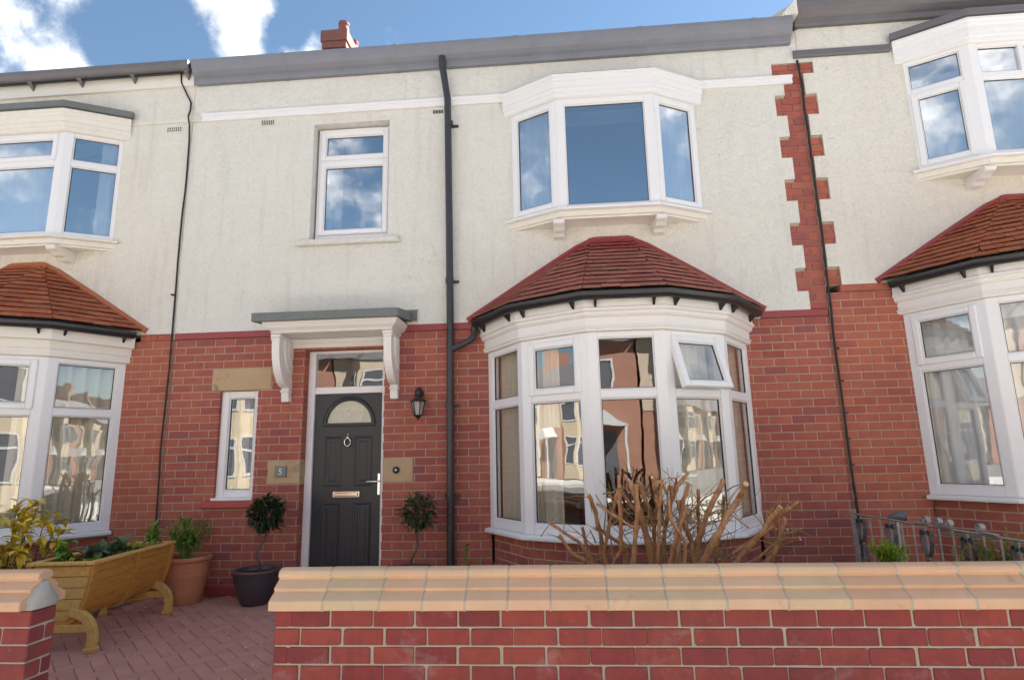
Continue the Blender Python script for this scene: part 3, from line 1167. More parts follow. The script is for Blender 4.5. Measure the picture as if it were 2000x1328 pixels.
def oriel(house, cx, dz, st):
    """three sided upper bay"""
    P = [(cx - 1.05, 0), (cx - .515, -.285), (cx + .515, -.285), (cx + 1.05, 0)]
    z0, z1 = 3.885 + dz, 5.17 + dz
    wn = Win('glass_upper')
    top = st.get('top')
    if top:
        tr = (z1 - .42, z1 - .345)
        wn.facet(P[0], P[1], z0, z1, .065, .085, .06, .05, tr, top[0], st['bot'][0])
        wn.facet(P[1], P[2], z0, z1, .09, .09, .06, .05, tr, top[1], st['bot'][1])
        if st.get('split'):
            F, L = facet(P[1], P[2])
            wn.fr.cbox(L * .5 - .03, L * .5 + .03, -.002, .07, tr[1], z1 - .05, F, .004)
        wn.facet(P[2], P[3], z0, z1, .085, .065, .06, .05, tr, top[2], st['bot'][2])
    else:
        wn.facet(P[0], P[1], z0, z1, .06, .04, .05, .05, None, bot='sash')
        wn.facet(P[1], P[2], z0, z1, .085, .085, .045, .075, None)
        wn.facet(P[2], P[3], z0, z1, .04, .06, .05, .05, None, bot='sash')
    o = wn.finish('oriel_window', house)
    pm = st.get('paint', 'paint_white')
    s = MB()
    s.sweep(P, [(0, z0 + .002), (0, z0 - .028), (.075, z0 - .028), (.08, z0 - .02), (.08, z0 - .008), (.06, z0 + .002)], ext=.03)
    s.build('sill', 'upvc' if pm == 'paint_white' else pm, o)
    s = MB()
    s.sweep(P, [(-.04, z0 - .029), (.02, z0 - .029), (.02, z0 - .085), (-.005, z0 - .09), (-.005, z0 - .108), (-.04, z0 - .108)], ext=.02)
    q = [(x, y) for x, y in P]
    s.slab([(cx - 1.05, .1)] + [(cx - .99, .02), (cx - .49, -.26), (cx + .49, -.26), (cx + .99, .02)] + [(cx + 1.05, .1)], z0 - .1, z0 - .092)
    s.build('apron', 'paint_cream', o)
    for t in (-.5, .5):
        c = MB()
        x = cx + t * 1.06
        pr = [(-.30, z0 - .10), (-.315, z0 - .125), (-.30, z0 - .155), (-.24, z0 - .175), (-.20, z0 - .20), (-.14, z0 - .205), (-.10, z0 - .235), (.02, z0 - .235), (.02, z0 - .10)]
        n = len(pr)
        vs = [(x - .058, y, z) for y, z in pr] + [(x + .058, y, z) for y, z in pr]
        c.add(vs, [tuple(range(n)), tuple(range(2 * n - 1, n - 1, -1))] + [(i, n + i, n + (i + 1) % n, (i + 1) % n) for i in range(n)])
        c.build('corbel', pm, o, bevel=.006)
    c = MB()
    a = z1 - .015
    pr = [(-.03, a), (.03, a), (.045, a + .012), (.045, a + .05), (.058, a + .06), (.058, a + .10), (.072, a + .108), (.072, a + .165), (.088, a + .178), (.088, a + .20), (.105, a + .215), (.105, a + .245), (.08, a + .262), (-.03, a + .262)]
    c.sweep(P, pr, ext=.04)
    c.build('cornice', 'upvc' if pm == 'paint_white' else pm, o)
    if st.get('lead'):
        l = MB()
        l.sweep(P, [(-.05, a + .264), (.115, a + .264), (.125, a + .27), (.125, a + .335), (.11, a + .345), (-.05, a + .385)], ext=.05)
        l.build('oriel_roof', st['lead'], o)
    else:
        l = MB()
        l.sweep(P, [(-.05, a + .263), (.085, a + .263), (-.05, a + .30)], ext=.05)
        l.build('oriel_roof', 'lead', o)
    fl = MB()
    fl.slab([(cx - 1.0, .3), (cx - 1.02, .03), (cx - .5, -.24), (cx + .5, -.24), (cx + 1.02, .03), (cx + 1.0, .3)], z0 - .03, z0 - .01)
    fl.slab([(cx - 1.0, .3), (cx - 1.02, .03), (cx - .5, -.24), (cx + .5, -.24), (cx + 1.02, .03), (cx + 1.0, .3)], z1 - .01, z1 + .01)
    fl.build('oriel_floor', 'room_paint', o)
    return o


def room(house, x0, x1, z0, z1, y1=3.4, y0=.26, mat='room_paint'):
    mb = MB()
    vs = [(x, y, z) for z in (z0, z1) for y in (y0, y1) for x in (x0, x1)]
    mb.add(vs, [(0, 1, 3, 2), (4, 6, 7, 5), (2, 3, 7, 6), (0, 2, 6, 4), (1, 5, 7, 3)])
    mb.build('room', mat, house, fix=False)


XL, XR = -4.225, 2.815      # party lines of the middle house
PH = -1.61                  # perpend phase


def course_z(k, dz=0.0):
    return BAND + dz - BH * (k + 1)


# ================================================================== SETTING
def ground():
    mb = MB()
    mb.add([(-300, -300, -.30), (300, -300, -.30), (300, 300, -.30), (-300, 300, -.30)], [(0, 1, 2, 3)])
    struct(mb.build('ground', 'tarmac'))
    mb = MB()
    mb.box(-40, 40, -14.2, -6.2, -.299, -.27)
    struct(mb.build('road', 'tarmac'))
    mb = MB()
    mb.box(-40, 40, -6.05, -3.06, -.299, -.15)
    mb.box(-40, 40, -17.0, -14.35, -.299, -.15)
    struct(mb.build('pavement', 'paving'))
    mb = MB()
    mb.box(-40, 40, -6.2, -6.05, -.299, -.145)
    mb.box(-40, 40, -14.35, -14.2, -.299, -.145)
    struct(mb.build('kerb', 'kerb'))


def gz(y):
    return .035 + .02 * max(-3.3, min(0, y))


ground()


def driveway():
    mb = MB()
    x0, x1 = -4.27, -1.0
    mb.add([(x0, -3.06, gz(-3.06) - .006), (x1, -3.06, gz(-3.06) - .006), (x1, .06, .035 - .006), (x0, .06, .035 - .006),
            (x0, -3.06, -.299), (x1, -3.06, -.299), (x1, .06, -.299), (x0, .06, -.299)],
           [(0, 1, 2, 3), (0, 4, 5, 1), (1, 5, 6, 2), (2, 6, 7, 3), (3, 7, 4, 0)])
    d = struct(mb.build('driveway', 'paver_joint'))
    # herringbone blocks 200 x 100, laid at 45 degrees
    items = []
    u = .1
    ca = cos(pi / 4)
    for i in range(-60, 60):
        for j in range(-60, 60):
            k = (i - j) % 4
            if k == 0:
                rect = (i, j, i + 2, j + 1)
            elif k == 2:
                rect = (i, j - 1, i + 1, j + 1)
            else:
                continue
            a, b, c, e = [q * u for q in rect]
            mx, my = (a + c) / 2, (b + e) / 2
            X, Y = -2.6 + (mx - my) * ca, -1.5 + (mx + my) * ca
            if x0 + .1 < X < x1 - .1 and -3.0 < Y < -.1:
                items.append((X, Y, c - a, e - b))
    items2 = []
    for it in items:
        p = project((it[0], it[1], gz(it[1])))
        a = 0
        if p and -10 < p[0] < 535 and p[1] < 1335:
            a = 1 / p[2] ** 3
        items2.append((a, it))
    items2.sort(key=lambda q: -q[0])
    cache = {}
    joined = MB()
    sl = Vector((0, 1, .02)).normalized()
    nrm = Vector((0, -.02, 1)).normalized()
    for idx, (a, (X, Y, lx, ly)) in enumerate(items2):
        jz = random.uniform(-.0015, .0015)
        e1 = (Vector((1, 0, 0)) * ca + sl * ca)
        e2 = (-Vector((1, 0, 0)) * ca + sl * ca)
        hx, hy = lx / 2 - .0022, ly / 2 - .0022
        if idx < 300 and a > 0:
            key = lx > ly
            if key not in cache:
                m = MB()
                c = .004
                m.add([(-hx, -hy, -.012), (hx, -hy, -.012), (hx, hy, -.012), (-hx, hy, -.012), (-hx, -hy, -c), (hx, -hy, -c), (hx, hy, -c), (-hx, hy, -c),
                       (-hx + c, -hy + c, 0), (hx - c, -hy + c, 0), (hx - c, hy - c, 0), (-hx + c, hy - c, 0)],
                      [(i, (i + 1) % 4, 4 + (i + 1) % 4, 4 + i) for i in range(4)] + [(4 + i, 4 + (i + 1) % 4, 8 + (i + 1) % 4, 8 + i) for i in range(4)] + [(8, 9, 10, 11)])
                cache[key] = m.mesh('paver', 'paver')
            o = link('paver', cache[key], d)
            m = Matrix((e1, e2, nrm)).transposed().to_4x4()
            m.translation = (X, Y, gz(Y) + jz)
            o.matrix_basis = m
        else:
            F = Frame((X, Y, gz(Y) + jz), e1, e2, nrm)
            c = .004
            vs = [F(x, y, z) for x, y, z in [(-hx, -hy, -.012), (hx, -hy, -.012), (hx, hy, -.012), (-hx, hy, -.012), (-hx + c, -hy + c, 0), (hx - c, -hy + c, 0), (hx - c, hy - c, 0), (-hx + c, hy - c, 0)]]
            joined.add(vs, [(i, (i + 1) % 4, 4 + (i + 1) % 4, 4 + i) for i in range(4)] + [(4, 5, 6, 7)])
    if joined.v:
        stuff(joined.build('block_paving', 'paver_joined', d, fix=False))


driveway()


def soil_bed(name, x0, x1, y0, y1, z):
    mb = MB()
    nx, ny = int((x1 - x0) / .12), int((y1 - y0) / .12)
    vs = []
    for j in range(ny + 1):
        for i in range(nx + 1):
            e = 0 if i in (0, nx) or j in (0, ny) else random.uniform(-.02, .03)
            vs.append((x0 + (x1 - x0) * i / nx, y0 + (y1 - y0) * j / ny, z + e))
    fs = [(j * (nx + 1) + i, j * (nx + 1) + i + 1, (j + 1) * (nx + 1) + i + 1, (j + 1) * (nx + 1) + i) for j in range(ny) for i in range(nx)]
    mb.add(vs, fs)
    struct(mb.build(name, 'soil'))


soil_bed('flower_bed', -.995, 5.5, -2.75, -.02, .02)
soil_bed('flower_bed', -9.0, -4.335, -2.75, -.02, -.02)
k_ = MB()
k_.cbox(-4.335, -4.275, -2.75, -.05, -.2, .0)
k_.v = [(x, y, z if z < -.1 else gz(y) + .06) for x, y, z in k_.v]
tag(k_.build('edging_kerb', 'kerb'), 'pale concrete edging strip along the left side of the red block drive', 'kerb')

# ================================================================== MIDDLE HOUSE
house = thing('terraced_house', (-.7, 1.5, 0), 'middle terraced house with dark grey front door, canopy and dark red tiled bay roof', 'house', 'terraced houses')

# openings in the brick storey and render storey
NW = (-3.645, -3.222, .962, 2.113)     # narrow window
DO = (-2.712, -1.837, -.3, 2.53)       # door
BY = (-.70, 1.935, -.3, 2.60)          # bay
LT = (-3.752, -3.075, course_z(6), course_z(3))    # lintel: 3 courses
SL_ = (-3.74, -3.09, .882, .958)
PL = (-3.070, -2.712, course_z(18), course_z(15))
PR = (-1.837, -1.513, course_z(18), course_z(15))
SWN = (-2.728, -1.828, 3.782, 5.216)   # small upper window
ORI = (-.36, 1.60, 3.90, 5.15)

# quoin steps on the right: (z top, z bottom, left edge, right edge), three courses each
QZ = [5.60] + [5.458 - .249 * i for i in range(11)] + [2.70]
QUO = []
for i in range(len(QZ) - 1):
    wide = i % 2 == 0
    QUO.append((QZ[i], QZ[i + 1], 2.517 if wide else 2.628, 2.968 if wide else 2.850))


def quoin_edges(z):
    for t, b, l, r in QUO:
        if b <= z < t:
            return l, r
    return XR, XR


# --- brick storey backing (mortar)
mb = MB()
holes = [NW, DO, BY]
g_ = .008
hm = [(a + (-g_), b + g_, c - (0), d + g_) for a, b, c, d in holes]


def occ_lo(x, z):
    return not any(a < x < b and c < z < d for a, b, c, d in hm)


cells(mb, [XL, XR] + [v for h in hm for v in h[:2]], [-.3, BAND] + [v for h in hm for v in h[2:] if v < BAND], occ_lo, .004, .25)
wall_lo = mb.build('brick_wall', 'mortar_house', house)

bwk = Brickwork('brick_mid', depth=.11, visible=hidden_by_front)
bh_ = [NW, DO, BY, LT, PL, PR, SL_]
for kk in range(0, 32):
    z = course_z(kk)
    bwk.course(W0, XL + .003, XR - .003, z, BH, bh_, PH + (0 if kk % 2 else BW / 2))
# quoin bricks above the band
kk = 0
z = BAND + .08
while z < 5.58:
    l, r = quoin_edges(z + .04)
    bwk.course(W0, l, XR - .003, z, BH, (), PH + (0 if kk % 2 else BW / 2) + .03)
    z += BH
    kk += 1
# bay base bricks
_, bayB = None, None
STM = dict(tops=['fixed', 'sash', 'fixed', 'sash', 'fixed'], open=3, ang=rad(17), fascia='moulded', tile='tile_mid', red_from=.93, flash='red_tile')
bayo, bayB = bay(house, .619, 0.0, STM)
for kk in range(25, 32):
    for i in range(5):
        F, L = facet(bayB[i], bayB[i + 1])
        bwk.course(F, 0, L, course_z(kk), BH, (), (0 if kk % 2 else BW / 2) + .05 * i)
bwk.finish(wall_lo)

# plinth strip at the base of the left part
mb = MB()
mb.cbox(XL, -2.73, -.03, .02, -.1, .14, c=.02)
mb.build('plinth', 'red_tile', house)

# stonework and red sill
for nm, (a, b, c, d), y in (('lintel', LT, -.006), ('stone_block', PL, -.004), ('stone_block', PR, -.004)):
    s = MB()
    s.cbox(a + .003, b - .003, y, .11, c + .004, d - .004, c=.008)
    s.build(nm, 'sandstone', house)
s = MB()
s.cbox(-3.745, -3.085, -.05, .10, .884, .957, c=.014)
s.build('window_sill', 'red_paint', house)

# red tile band
s = MB()
for a, b in ((XL + .01, -2.98), (-1.62, -.88), (2.12, XR - .02)):
    s = MB()
    s.cbox(a, b, -.022, .05, BAND + .004, BAND + .078, c=.006)
    s.build('tile_band', 'red_tile', house)

# --- render storey
mb = MB()
zt = 6.0
occ_holes = [SWN, ORI]


def occ_up(x, z):
    if any(a < x < b and c < z < d for a, b, c, d in occ_holes):
        return False
    l, r = quoin_edges(z)
    if z < 5.60 and x > l:
        return False
    return True


cells(mb, [XL, XR, 2.517, 2.628] + [v for h in occ_holes for v in h[:2]], [BAND + .078, zt, 5.6] + QZ + [v for h in occ_holes for v in h[2:]], occ_up, -.014, .25)
# ragged lower edge of the render
x = XL + .05
while x < 2.1:
    w = random.uniform(.05, .22)
    if not (-.95 < x < 2.12 or -2.98 < x < -1.6):
        d_ = random.uniform(.0, .012)
        mb.add([(x, -.014, BAND + .0785), (x + w, -.014, BAND + .0785), (x + w * .8, -.020, BAND + .074 - d_), (x + w * .2, -.020, BAND + .075 - d_)], [(3, 2, 1, 0)])
    x += w
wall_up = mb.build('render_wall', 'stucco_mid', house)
mb = MB()
mb.box(2.4, XR, .012, .25, BAND + .08, 5.62)
mb.build('quoin_backing', 'mortar_house', house)

# --- string course
s = MB()
pr = [(.013, 5.335), (.045, 5.335), (.05, 5.35), (.04, 5.365), (.04, 5.385), (.06, 5.40), (.062, 5.425), (.05, 5.435), (.013, 5.435)]
s.sweep([(-4.10, 0), (-.49, 0)], pr)
s.build('string_course', 'upvc', house)
s = MB()
s.sweep([(1.72, 0), (2.715, 0)], pr)
s.build('string_course', 'upvc', house)

# --- eaves gutter, roof
s = MB()
pr = [(-.02, 5.815), (.06, 5.815), (.072, 5.835), (.075, 5.87), (.105, 5.89), (.145, 5.925), (.17, 5.97), (.185, 6.02), (.187, 6.065), (.16, 6.078), (-.05, 6.08)]
s.sweep([(XL + .02, 0), (2.74, 0)], pr)
gu_ = s.build('gutter', 'gutter_steel', house, bevel=.004)
for xj in (-3.1, -1.75, -.35, 1.05, 2.3):
    s = MB()
    s.sweep([(xj, 0), (xj + .045, 0)], [(d + (.004 if d > 0 else 0), z + (-.003 if z < 5.9 else .003)) for d, z in pr])
    s.build('gutter_joint', 'gutter_steel', gu_)


def roof(house, x0, x1, ze, mat='slate'):
    r = MB()
    e = [(-.12, ze), (5.0, ze + 2.75), (10.2, ze)]
    for (ya, za), (yb, zb) in ((e[0], e[1]), (e[1], e[2])):
        r.add([(x0, ya, za), (x1, ya, za), (x1, yb, zb), (x0, yb, zb)], [(0, 1, 2, 3)])
        r.add([(x0, ya, za - .15), (x1, ya, za - .15), (x1, yb, zb - .15), (x0, yb, zb - .15)], [(3, 2, 1, 0)])
    for x in (x0, x1):
        ga = MB()
        ga.add([(x, .2, -.2), (x, 9.9, -.2), (x, 10.2, ze), (x, 5.0, ze + 2.75), (x, -.12, ze), (x, .2, ze - .1)], [(0, 1, 2, 3, 4, 5)])
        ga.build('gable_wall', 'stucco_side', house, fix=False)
    r.add([(x0, 9.9, -.2), (x1, 9.9, -.2), (x1, 9.9, ze), (x0, 9.9, ze)], [(0, 1, 2, 3)])
    return r.build('roof', mat, house, fix=False)


rf = roof(house, XL, XR, 6.09)

# --- chimney (brick stack on the party wall)
s = MB()
s.box(-4.385, -3.965, 4.02, 6.4, 7.6, 9.16)
ch = s.build('chimney', 'chimney_brick', house)
for (g2, za, zb) in ((.03, 9.16, 9.30), (.0, 9.30, 9.38), (.035, 9.38, 9.52), (.06, 9.52, 9.76)):
    s = MB()
    s.box(-4.385 - g2, -3.965 + g2, 4.02 - g2, 6.4 + g2, za, zb)
    s.build('chimney_course', 'chimney_brick', ch)
for yy in (4.28, 4.85, 5.42, 5.99):
    s = MB()
    s.lathe([(.135, 9.76), (.12, 9.85), (.10, 10.08), (.112, 10.09), (.112, 10.14), (.085, 10.14), (.08, 9.9)], (-4.1, yy, 0), 14)
    s.build('chimney_pot', 'chimney_brick', ch, smooth=True, angle=40)

# --- downpipes
s = MB()
s.tube([(-1.19, -.13, 5.90), (-1.188, -.128, 5.79), (-1.15, -.085, 5.50), (-1.135, -.08, 5.38), (-1.118, -.08, 3.9), (-1.108, -.08, 2.7), (-1.108, -.08, .12)], .039, 14)
for zz in (5.05, 3.2, 1.86, .95):
    s.tube([(-1.115, -.08, zz), (-1.115, -.08, zz + .055)], .045, 14)
    s.box(-1.165, -1.02, -.03, .0, zz + .01, zz + .04)
s.build('downpipe', 'pipe_black', house, smooth=True, angle=45)
s = MB()
s.tube([(-.855, -.05, 2.72), (-.855, -.06, 2.64), (-.86, -.075, 2.60), (-.91, -.08, 2.555), (-1.09, -.085, 2.475)], .034, 12)
s.tube([(-.855, -.05, 2.70), (-.855, -.05, 2.655)], .041, 12)
s.build('downpipe', 'pipe_black', house, smooth=True, angle=45)

# --- upper oriel
oriel(house, .61, 0.0, {})

# --- small upper window
wn = Win('glass_upper')
F = Frame((0, .09, 0))
x0, x1 = -2.705, -1.832
wn.fr.cbox(x0, x0 + .03, .09, .16, 3.80, 5.20)
wn.fr.cbox(x1 - .03, x1, .09, .16, 3.80, 5.20)
wn.fr.cbox(x0 + .03, x1 - .03, .091, .16, 5.155, 5.20)
wn.fr.cbox(x0 + .03, x1 - .03, .091, .16, 3.80, 3.875)
wn.fr.cbox(x0 + .03, x1 - .03, .091, .16, 4.77, 4.80)
wn.light(F, x0 + .044, x1 - .044, 4.812, 5.148, 'sash')
wn.light(F, x0 + .044, x1 - .044, 3.89, 4.76, 'sash')
wn.finish('casement_window', house)
s = MB()
s.cbox(-2.865, -1.69, -.075, .10, 3.712, 3.781, c=.012)
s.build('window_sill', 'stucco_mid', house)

# --- narrow ground floor window
wn = Win('glass')
wn.fr.cbox(-3.645, -3.56, .035, .11, .965, 2.113)
wn.fr.cbox(-3.268, -3.222, .035, .11, .965, 2.113)
wn.fr.cbox(-3.56, -3.268, .036, .11, 2.04, 2.113)
wn.fr.cbox(-3.56, -3.268, .036, .11, .99, 1.06)
wn.fr.cbox(-3.66, -3.215, -.03, .11, .962, .992)
wn.light(Frame((0, .035, 0)), -3.56, -3.268, 1.06, 2.04, 'fixed')
wo = wn.finish('narrow_window', house)

# --- door
fr = MB()
Y = .10
fr.cbox(-2.712, -2.635, Y, Y + .08, .03, 2.56)
fr.cbox(-1.885, -1.822, Y, Y + .08, .03, 2.56)
fr.cbox(-2.635, -1.885, Y + .001, Y + .08, 2.505, 2.56)
fr.cbox(-2.635, -1.885, Y + .001, Y + .08, 2.062, 2.137)
fr.cbox(-2.635, -1.885, Y + .02, Y + .08, .03, .075)
dfr = fr.build('door_frame', 'upvc', house)
pane(dfr, Frame((0, Y, 0)), -2.635, -1.885, 2.137, 2.505, .03)
sm = MB()
sm.sweep([(-2.86, 0), (-1.76, 0)], [(-.09, 2.555), (.012, 2.555), (.02, 2.57), (.012, 2.60), (.03, 2.615), (.03, 2.65), (-.09, 2.65)])
sm.build('door_head_board', 'paint_white', house)

dl = MB()
DY = .135
dxa, dxb, dza, dzb = -2.632, -1.888, .08, 2.058
# leaf as cells with a half round light cut as a fan of quads
AC, AZ, AR = -2.253, 1.742, .243
nseg = 18
arc = [(AC - AR * cos(pi * i / nseg), AZ + AR * sin(pi * i / nseg)) for i in range(nseg + 1)]
dl.add([(dxa, DY, dza), (dxb, DY, dza), (dxb, DY, AZ), (dxa, DY, AZ)], [(0, 1, 2, 3)])
dl.add([(dxa, DY, AZ), (arc[0][0], DY, AZ), (arc[0][0], DY, dzb), (dxa, DY, dzb)], [(0, 1, 2, 3)])
dl.add([(arc[-1][0], DY, AZ), (dxb, DY, AZ), (dxb, DY, dzb), (arc[-1][0], DY, dzb)], [(0, 1, 2, 3)])
for i in range(nseg):
    (xa, za), (xb, zb) = arc[i], arc[i + 1]
    dl.add([(xa, DY, za), (xb, DY, zb), (xb, DY, dzb), (xa, DY, dzb)], [(0, 1, 2, 3)])
dl.box(dxa, dxb, DY + .03, DY + .045, dza, AZ - .01)
door = dl.build('front_door', 'door_grey', house, fix=False)


def molded_panel(a, b, c, d, top_arch=False):
    p = MB()
    t = .028
    q = [(a, c), (b, c), (b, d), (a, d)]
    rings = [(0, 0), (.010, -.006), (.020, -.004), (.030, .007), (.045, .006), (.060, -.003)]
    vs, fs = [], []
    for o, dy in rings:
        vs += [(a + o, DY - .001 + dy, c + o), (b - o, DY - .001 + dy, c + o), (b - o, DY - .001 + dy, d - o), (a + o, DY - .001 + dy, d - o)]
    for r in range(len(rings) - 1):
        for i in range(4):
            j = (i + 1) % 4
            fs.append((r * 4 + i, r * 4 + j, r * 4 + 4 + j, r * 4 + 4 + i))
    r = (len(rings) - 1) * 4
    fs.append((r, r + 1, r + 2, r + 3))
    p.add(vs, fs)
    p.build('door_panel', 'door_grey', door, fix=False)


for a, b in ((-2.510, -2.322), (-2.186, -1.990)):
    molded_panel(a, b, 1.082, 1.604)
    molded_panel(a, b, .25, .918)
ar = MB()
prof_r = [(.243, .0), (.250, -.012), (.268, -.018), (.284, -.012), (.292, .001)]
vs, fs = [], []
for i in range(25):
    th = pi * i / 24
    for r, dy in prof_r:
        vs.append((AC - r * cos(th), DY + dy - .002, AZ + r * sin(th)))
for i in range(24):
    for j in range(4):
        fs.append((i * 5 + j, i * 5 + j + 1, (i + 1) * 5 + j + 1, (i + 1) * 5 + j))
ar.add(vs, fs)
ar.cbox(AC - .292, AC + .292, DY - .018, DY + .02, AZ - .030, AZ + .004, c=.006)
ar.build('arch_moulding', 'door_grey', door, smooth=True, angle=35)
gl = MB()
gp_ = [(AC - AR * 1.01 * cos(pi * i / 24), AZ + AR * 1.01 * sin(pi * i / 24)) for i in range(25)]
gl.poly_prism(gp_[::-1], DY + .012, DY + .018)
k = NT('door_glass', 0.12, 0.6)
n = k.noise(24, 3, 0.5)
k.col(k.mix(n, (0.50, 0.50, 0.38), (0.62, 0.62, 0.50)))
k.bump(k.noise(30, 2, .5), .25, .01)
gl.build('arch_glass', 'door_glass', door)
ld = MB()
for pts in ([(AC, AZ), (AC, AZ + .10)], [(AC, AZ + .16), (AC, AZ + .243)], [(AC - .15, AZ), (AC - .15, AZ + .19)], [(AC + .15, AZ), (AC + .15, AZ + .19)], [(AC - .15, AZ + .13), (AC - .06, AZ + .13)], [(AC + .06, AZ + .13), (AC + .15, AZ + .13)],
            [(AC - .06, AZ + .13), (AC - .02, AZ + .14), (AC, AZ + .175)], [(AC + .06, AZ + .13), (AC + .02, AZ + .14), (AC, AZ + .175)], [(AC - .06, AZ + .13), (AC - .02, AZ + .12), (AC, AZ + .085)], [(AC + .06, AZ + .13), (AC + .02, AZ + .12), (AC, AZ + .085)]):
    ld.tube([(x, DY + .010, z) for x, z in pts], .004, 5)
ld.build('lead_strip', 'plaque_white', door)
kn = MB()
kn.tube([(-2.255, DY - .01, 1.605), (-2.255, DY - .015, 1.635)], [.010, .004], 8)
kn.tube([(-2.255, DY - .02, 1.575), (-2.255, DY - .012, 1.61)], [.026, .012], 10)
kn.tube([(-2.255 + .034 * cos(t), DY - .025, 1.540 + .040 * sin(t)) for t in [2 * pi * i / 16 for i in range(17)]], .007, 7)
kn.tube([(-2.255, DY - .03, 1.497), (-2.255, DY - .01, 1.497)], .010, 8)
kn.build('door_knocker', 'metal_chrome', door, smooth=True)
lb = MB()
lb.cbox(-2.406, -2.110, DY - .014, DY, .966, 1.032, c=.006)
lb.cbox(-2.388, -2.128, DY - .022, DY - .012, .980, 1.020, c=.008)
lb.build('letter_box', 'metal_chrome', door)
hd = MB()
hd.cbox(-1.926, -1.894, DY - .012, DY, .985, 1.212, c=.006)
hd.tube([(-1.91, DY - .01, 1.128), (-1.91, DY - .05, 1.128), (-1.93, DY - .055, 1.128), (-2.03, DY - .052, 1.126)], .010, 8)
hd.build('door_handle', 'metal_chrome', door, smooth=True, angle=40)
st_ = MB()
st_.cbox(-2.75, -1.80, -.22, .10, -.05, .075, c=.02)
st_.build('doorstep', 'red_tile', house)

# --- canopy over the door
cn = MB()
cn.sweep([(-2.90, 0.02), (-2.90, -.33), (-1.69, -.33), (-1.69, .02)], [(0, 2.652), (.03, 2.652), (.04, 2.662), (.03, 2.672), (.045, 2.684), (.075, 2.705), (.10, 2.745), (.105, 2.765), (0, 2.765)])
cn.box(-2.905, -1.685, -.335, .02, 2.655, 2.76)
cano = cn.build('door_canopy', 'paint_white', house)
ldm = MB()
ldm.add([(-3.085, -.5, 2.755), (-1.56, -.5, 2.755), (-1.53, .0, 2.805), (-3.11, .0, 2.805), (-3.085, -.5, 2.845), (-1.56, -.5, 2.845), (-1.53, .0, 2.905), (-3.11, .0, 2.905)],
        [(3, 2, 1, 0), (4, 5, 6, 7), (0, 1, 5, 4), (1, 2, 6, 5), (3, 0, 4, 7), (2, 3, 7, 6)])
ldm.build('canopy_lead', 'lead', cano, bevel=.006)
fl = MB()
fl.add([(-3.12, -.018, 2.90), (-1.48, -.018, 2.895), (-1.47, -.02, 2.935), (-3.12, -.018, 2.95), (-3.12, -.03, 2.88), (-1.475, -.05, 2.80)], [(0, 1, 2, 3), (4, 5, 1, 0)])
fl.build('canopy_flashing', 'lead', cano, fix=False)
for xa in (-2.932, -1.752):
    b = MB()
    # curved bracket outline in the y,z plane
    outl = [(.01, 2.652), (-.335, 2.652), (-.335, 2.56)]
    for i in range(13):
        t = i / 12
        outl.append((-.335 + .275 * (1 - cos(t * pi / 2)) * .99, 2.56 - .44 * sin(t * pi / 2)))
    outl += [(-.065, 2.10), (-.075, 2.085), (-.065, 2.04), (-.055, 1.975), (.01, 1.975)]
    hole = [(-.05, 2.60), (-.235, 2.60), (-.235, 2.50)] + [(-.235 + .185 * (1 - cos(t * pi / 16)), 2.50 - .26 * sin(t * pi / 16)) for t in range(1, 9)]
    n = len(outl)
    w_ = .08
    vs = [(xa, y, z) for y, z in outl] + [(xa + w_, y, z) for y, z in outl]
    b.add(vs, [tuple(range(n)), tuple(range(2 * n - 1, n - 1, -1))] + [(i, n + i, n + (i + 1) % n, (i + 1) % n) for i in range(n)])
    # front mouldings, raised scroll ribs on the cheeks
    b.cbox(xa - .012, xa + w_ + .012, -.352, -.30, 2.615, 2.651, c=.008)
    b.cbox(xa - .007, xa + w_ + .007, -.345, -.30, 2.585, 2.614, c=.006)
    b.cbox(xa - .008, xa + w_ + .008, -.085, 0, 2.075, 2.095, c=.006)
    for sx in (xa - .006, xa + w_ + .006):
        for sc, r in ((.62, .012), (.34, .010)):
            pts = [(sx, -.335 * sc - .01, 2.60)] + [(sx, -.335 * sc - .01 + .30 * sc * (1 - cos(t * pi / 20)), 2.56 - .40 * sc * sin(t * pi / 20) - .10 * (1 - sc) * t / 10) for t in range(0, 11)]
            b.tube(pts, r, 6)
    b.build('canopy_bracket', 'paint_white', cano)

# --- air bricks
for (x0, x1, z0, z1) in ((-3.388, -3.195, 5.235, 5.318), (-1.338, -1.18, 5.243, 5.305)):
    v = MB()
    v.cbox(x0, x1, -.022, 0, z0, z1, c=.004)
    ab = v.build('air_brick', 'stucco_mid', house)
    h = MB()
    n = 7
    for i in range(n):
        for j in range(2):
            xx = x0 + .018 + (x1 - x0 - .036) * (i + .5) / n
            zz = z0 + .012 + (z1 - z0 - .024) * (j + .5) / 2
            h.box(xx - .006, xx + .006, -.0235, -.01, zz - .013, zz + .013)
    h.build('air_hole', 'cable_black', ab)

# rooms behind the glass
room(house, -.9, 2.1, .3, 2.52)
room(house, -3.9, -1.7, .1, 2.62, y1=2.2)
room(house, -.6, 1.8, 3.3, 5.4)
room(house, -3.0, -1.5, 3.3, 5.4, y1=2.2)

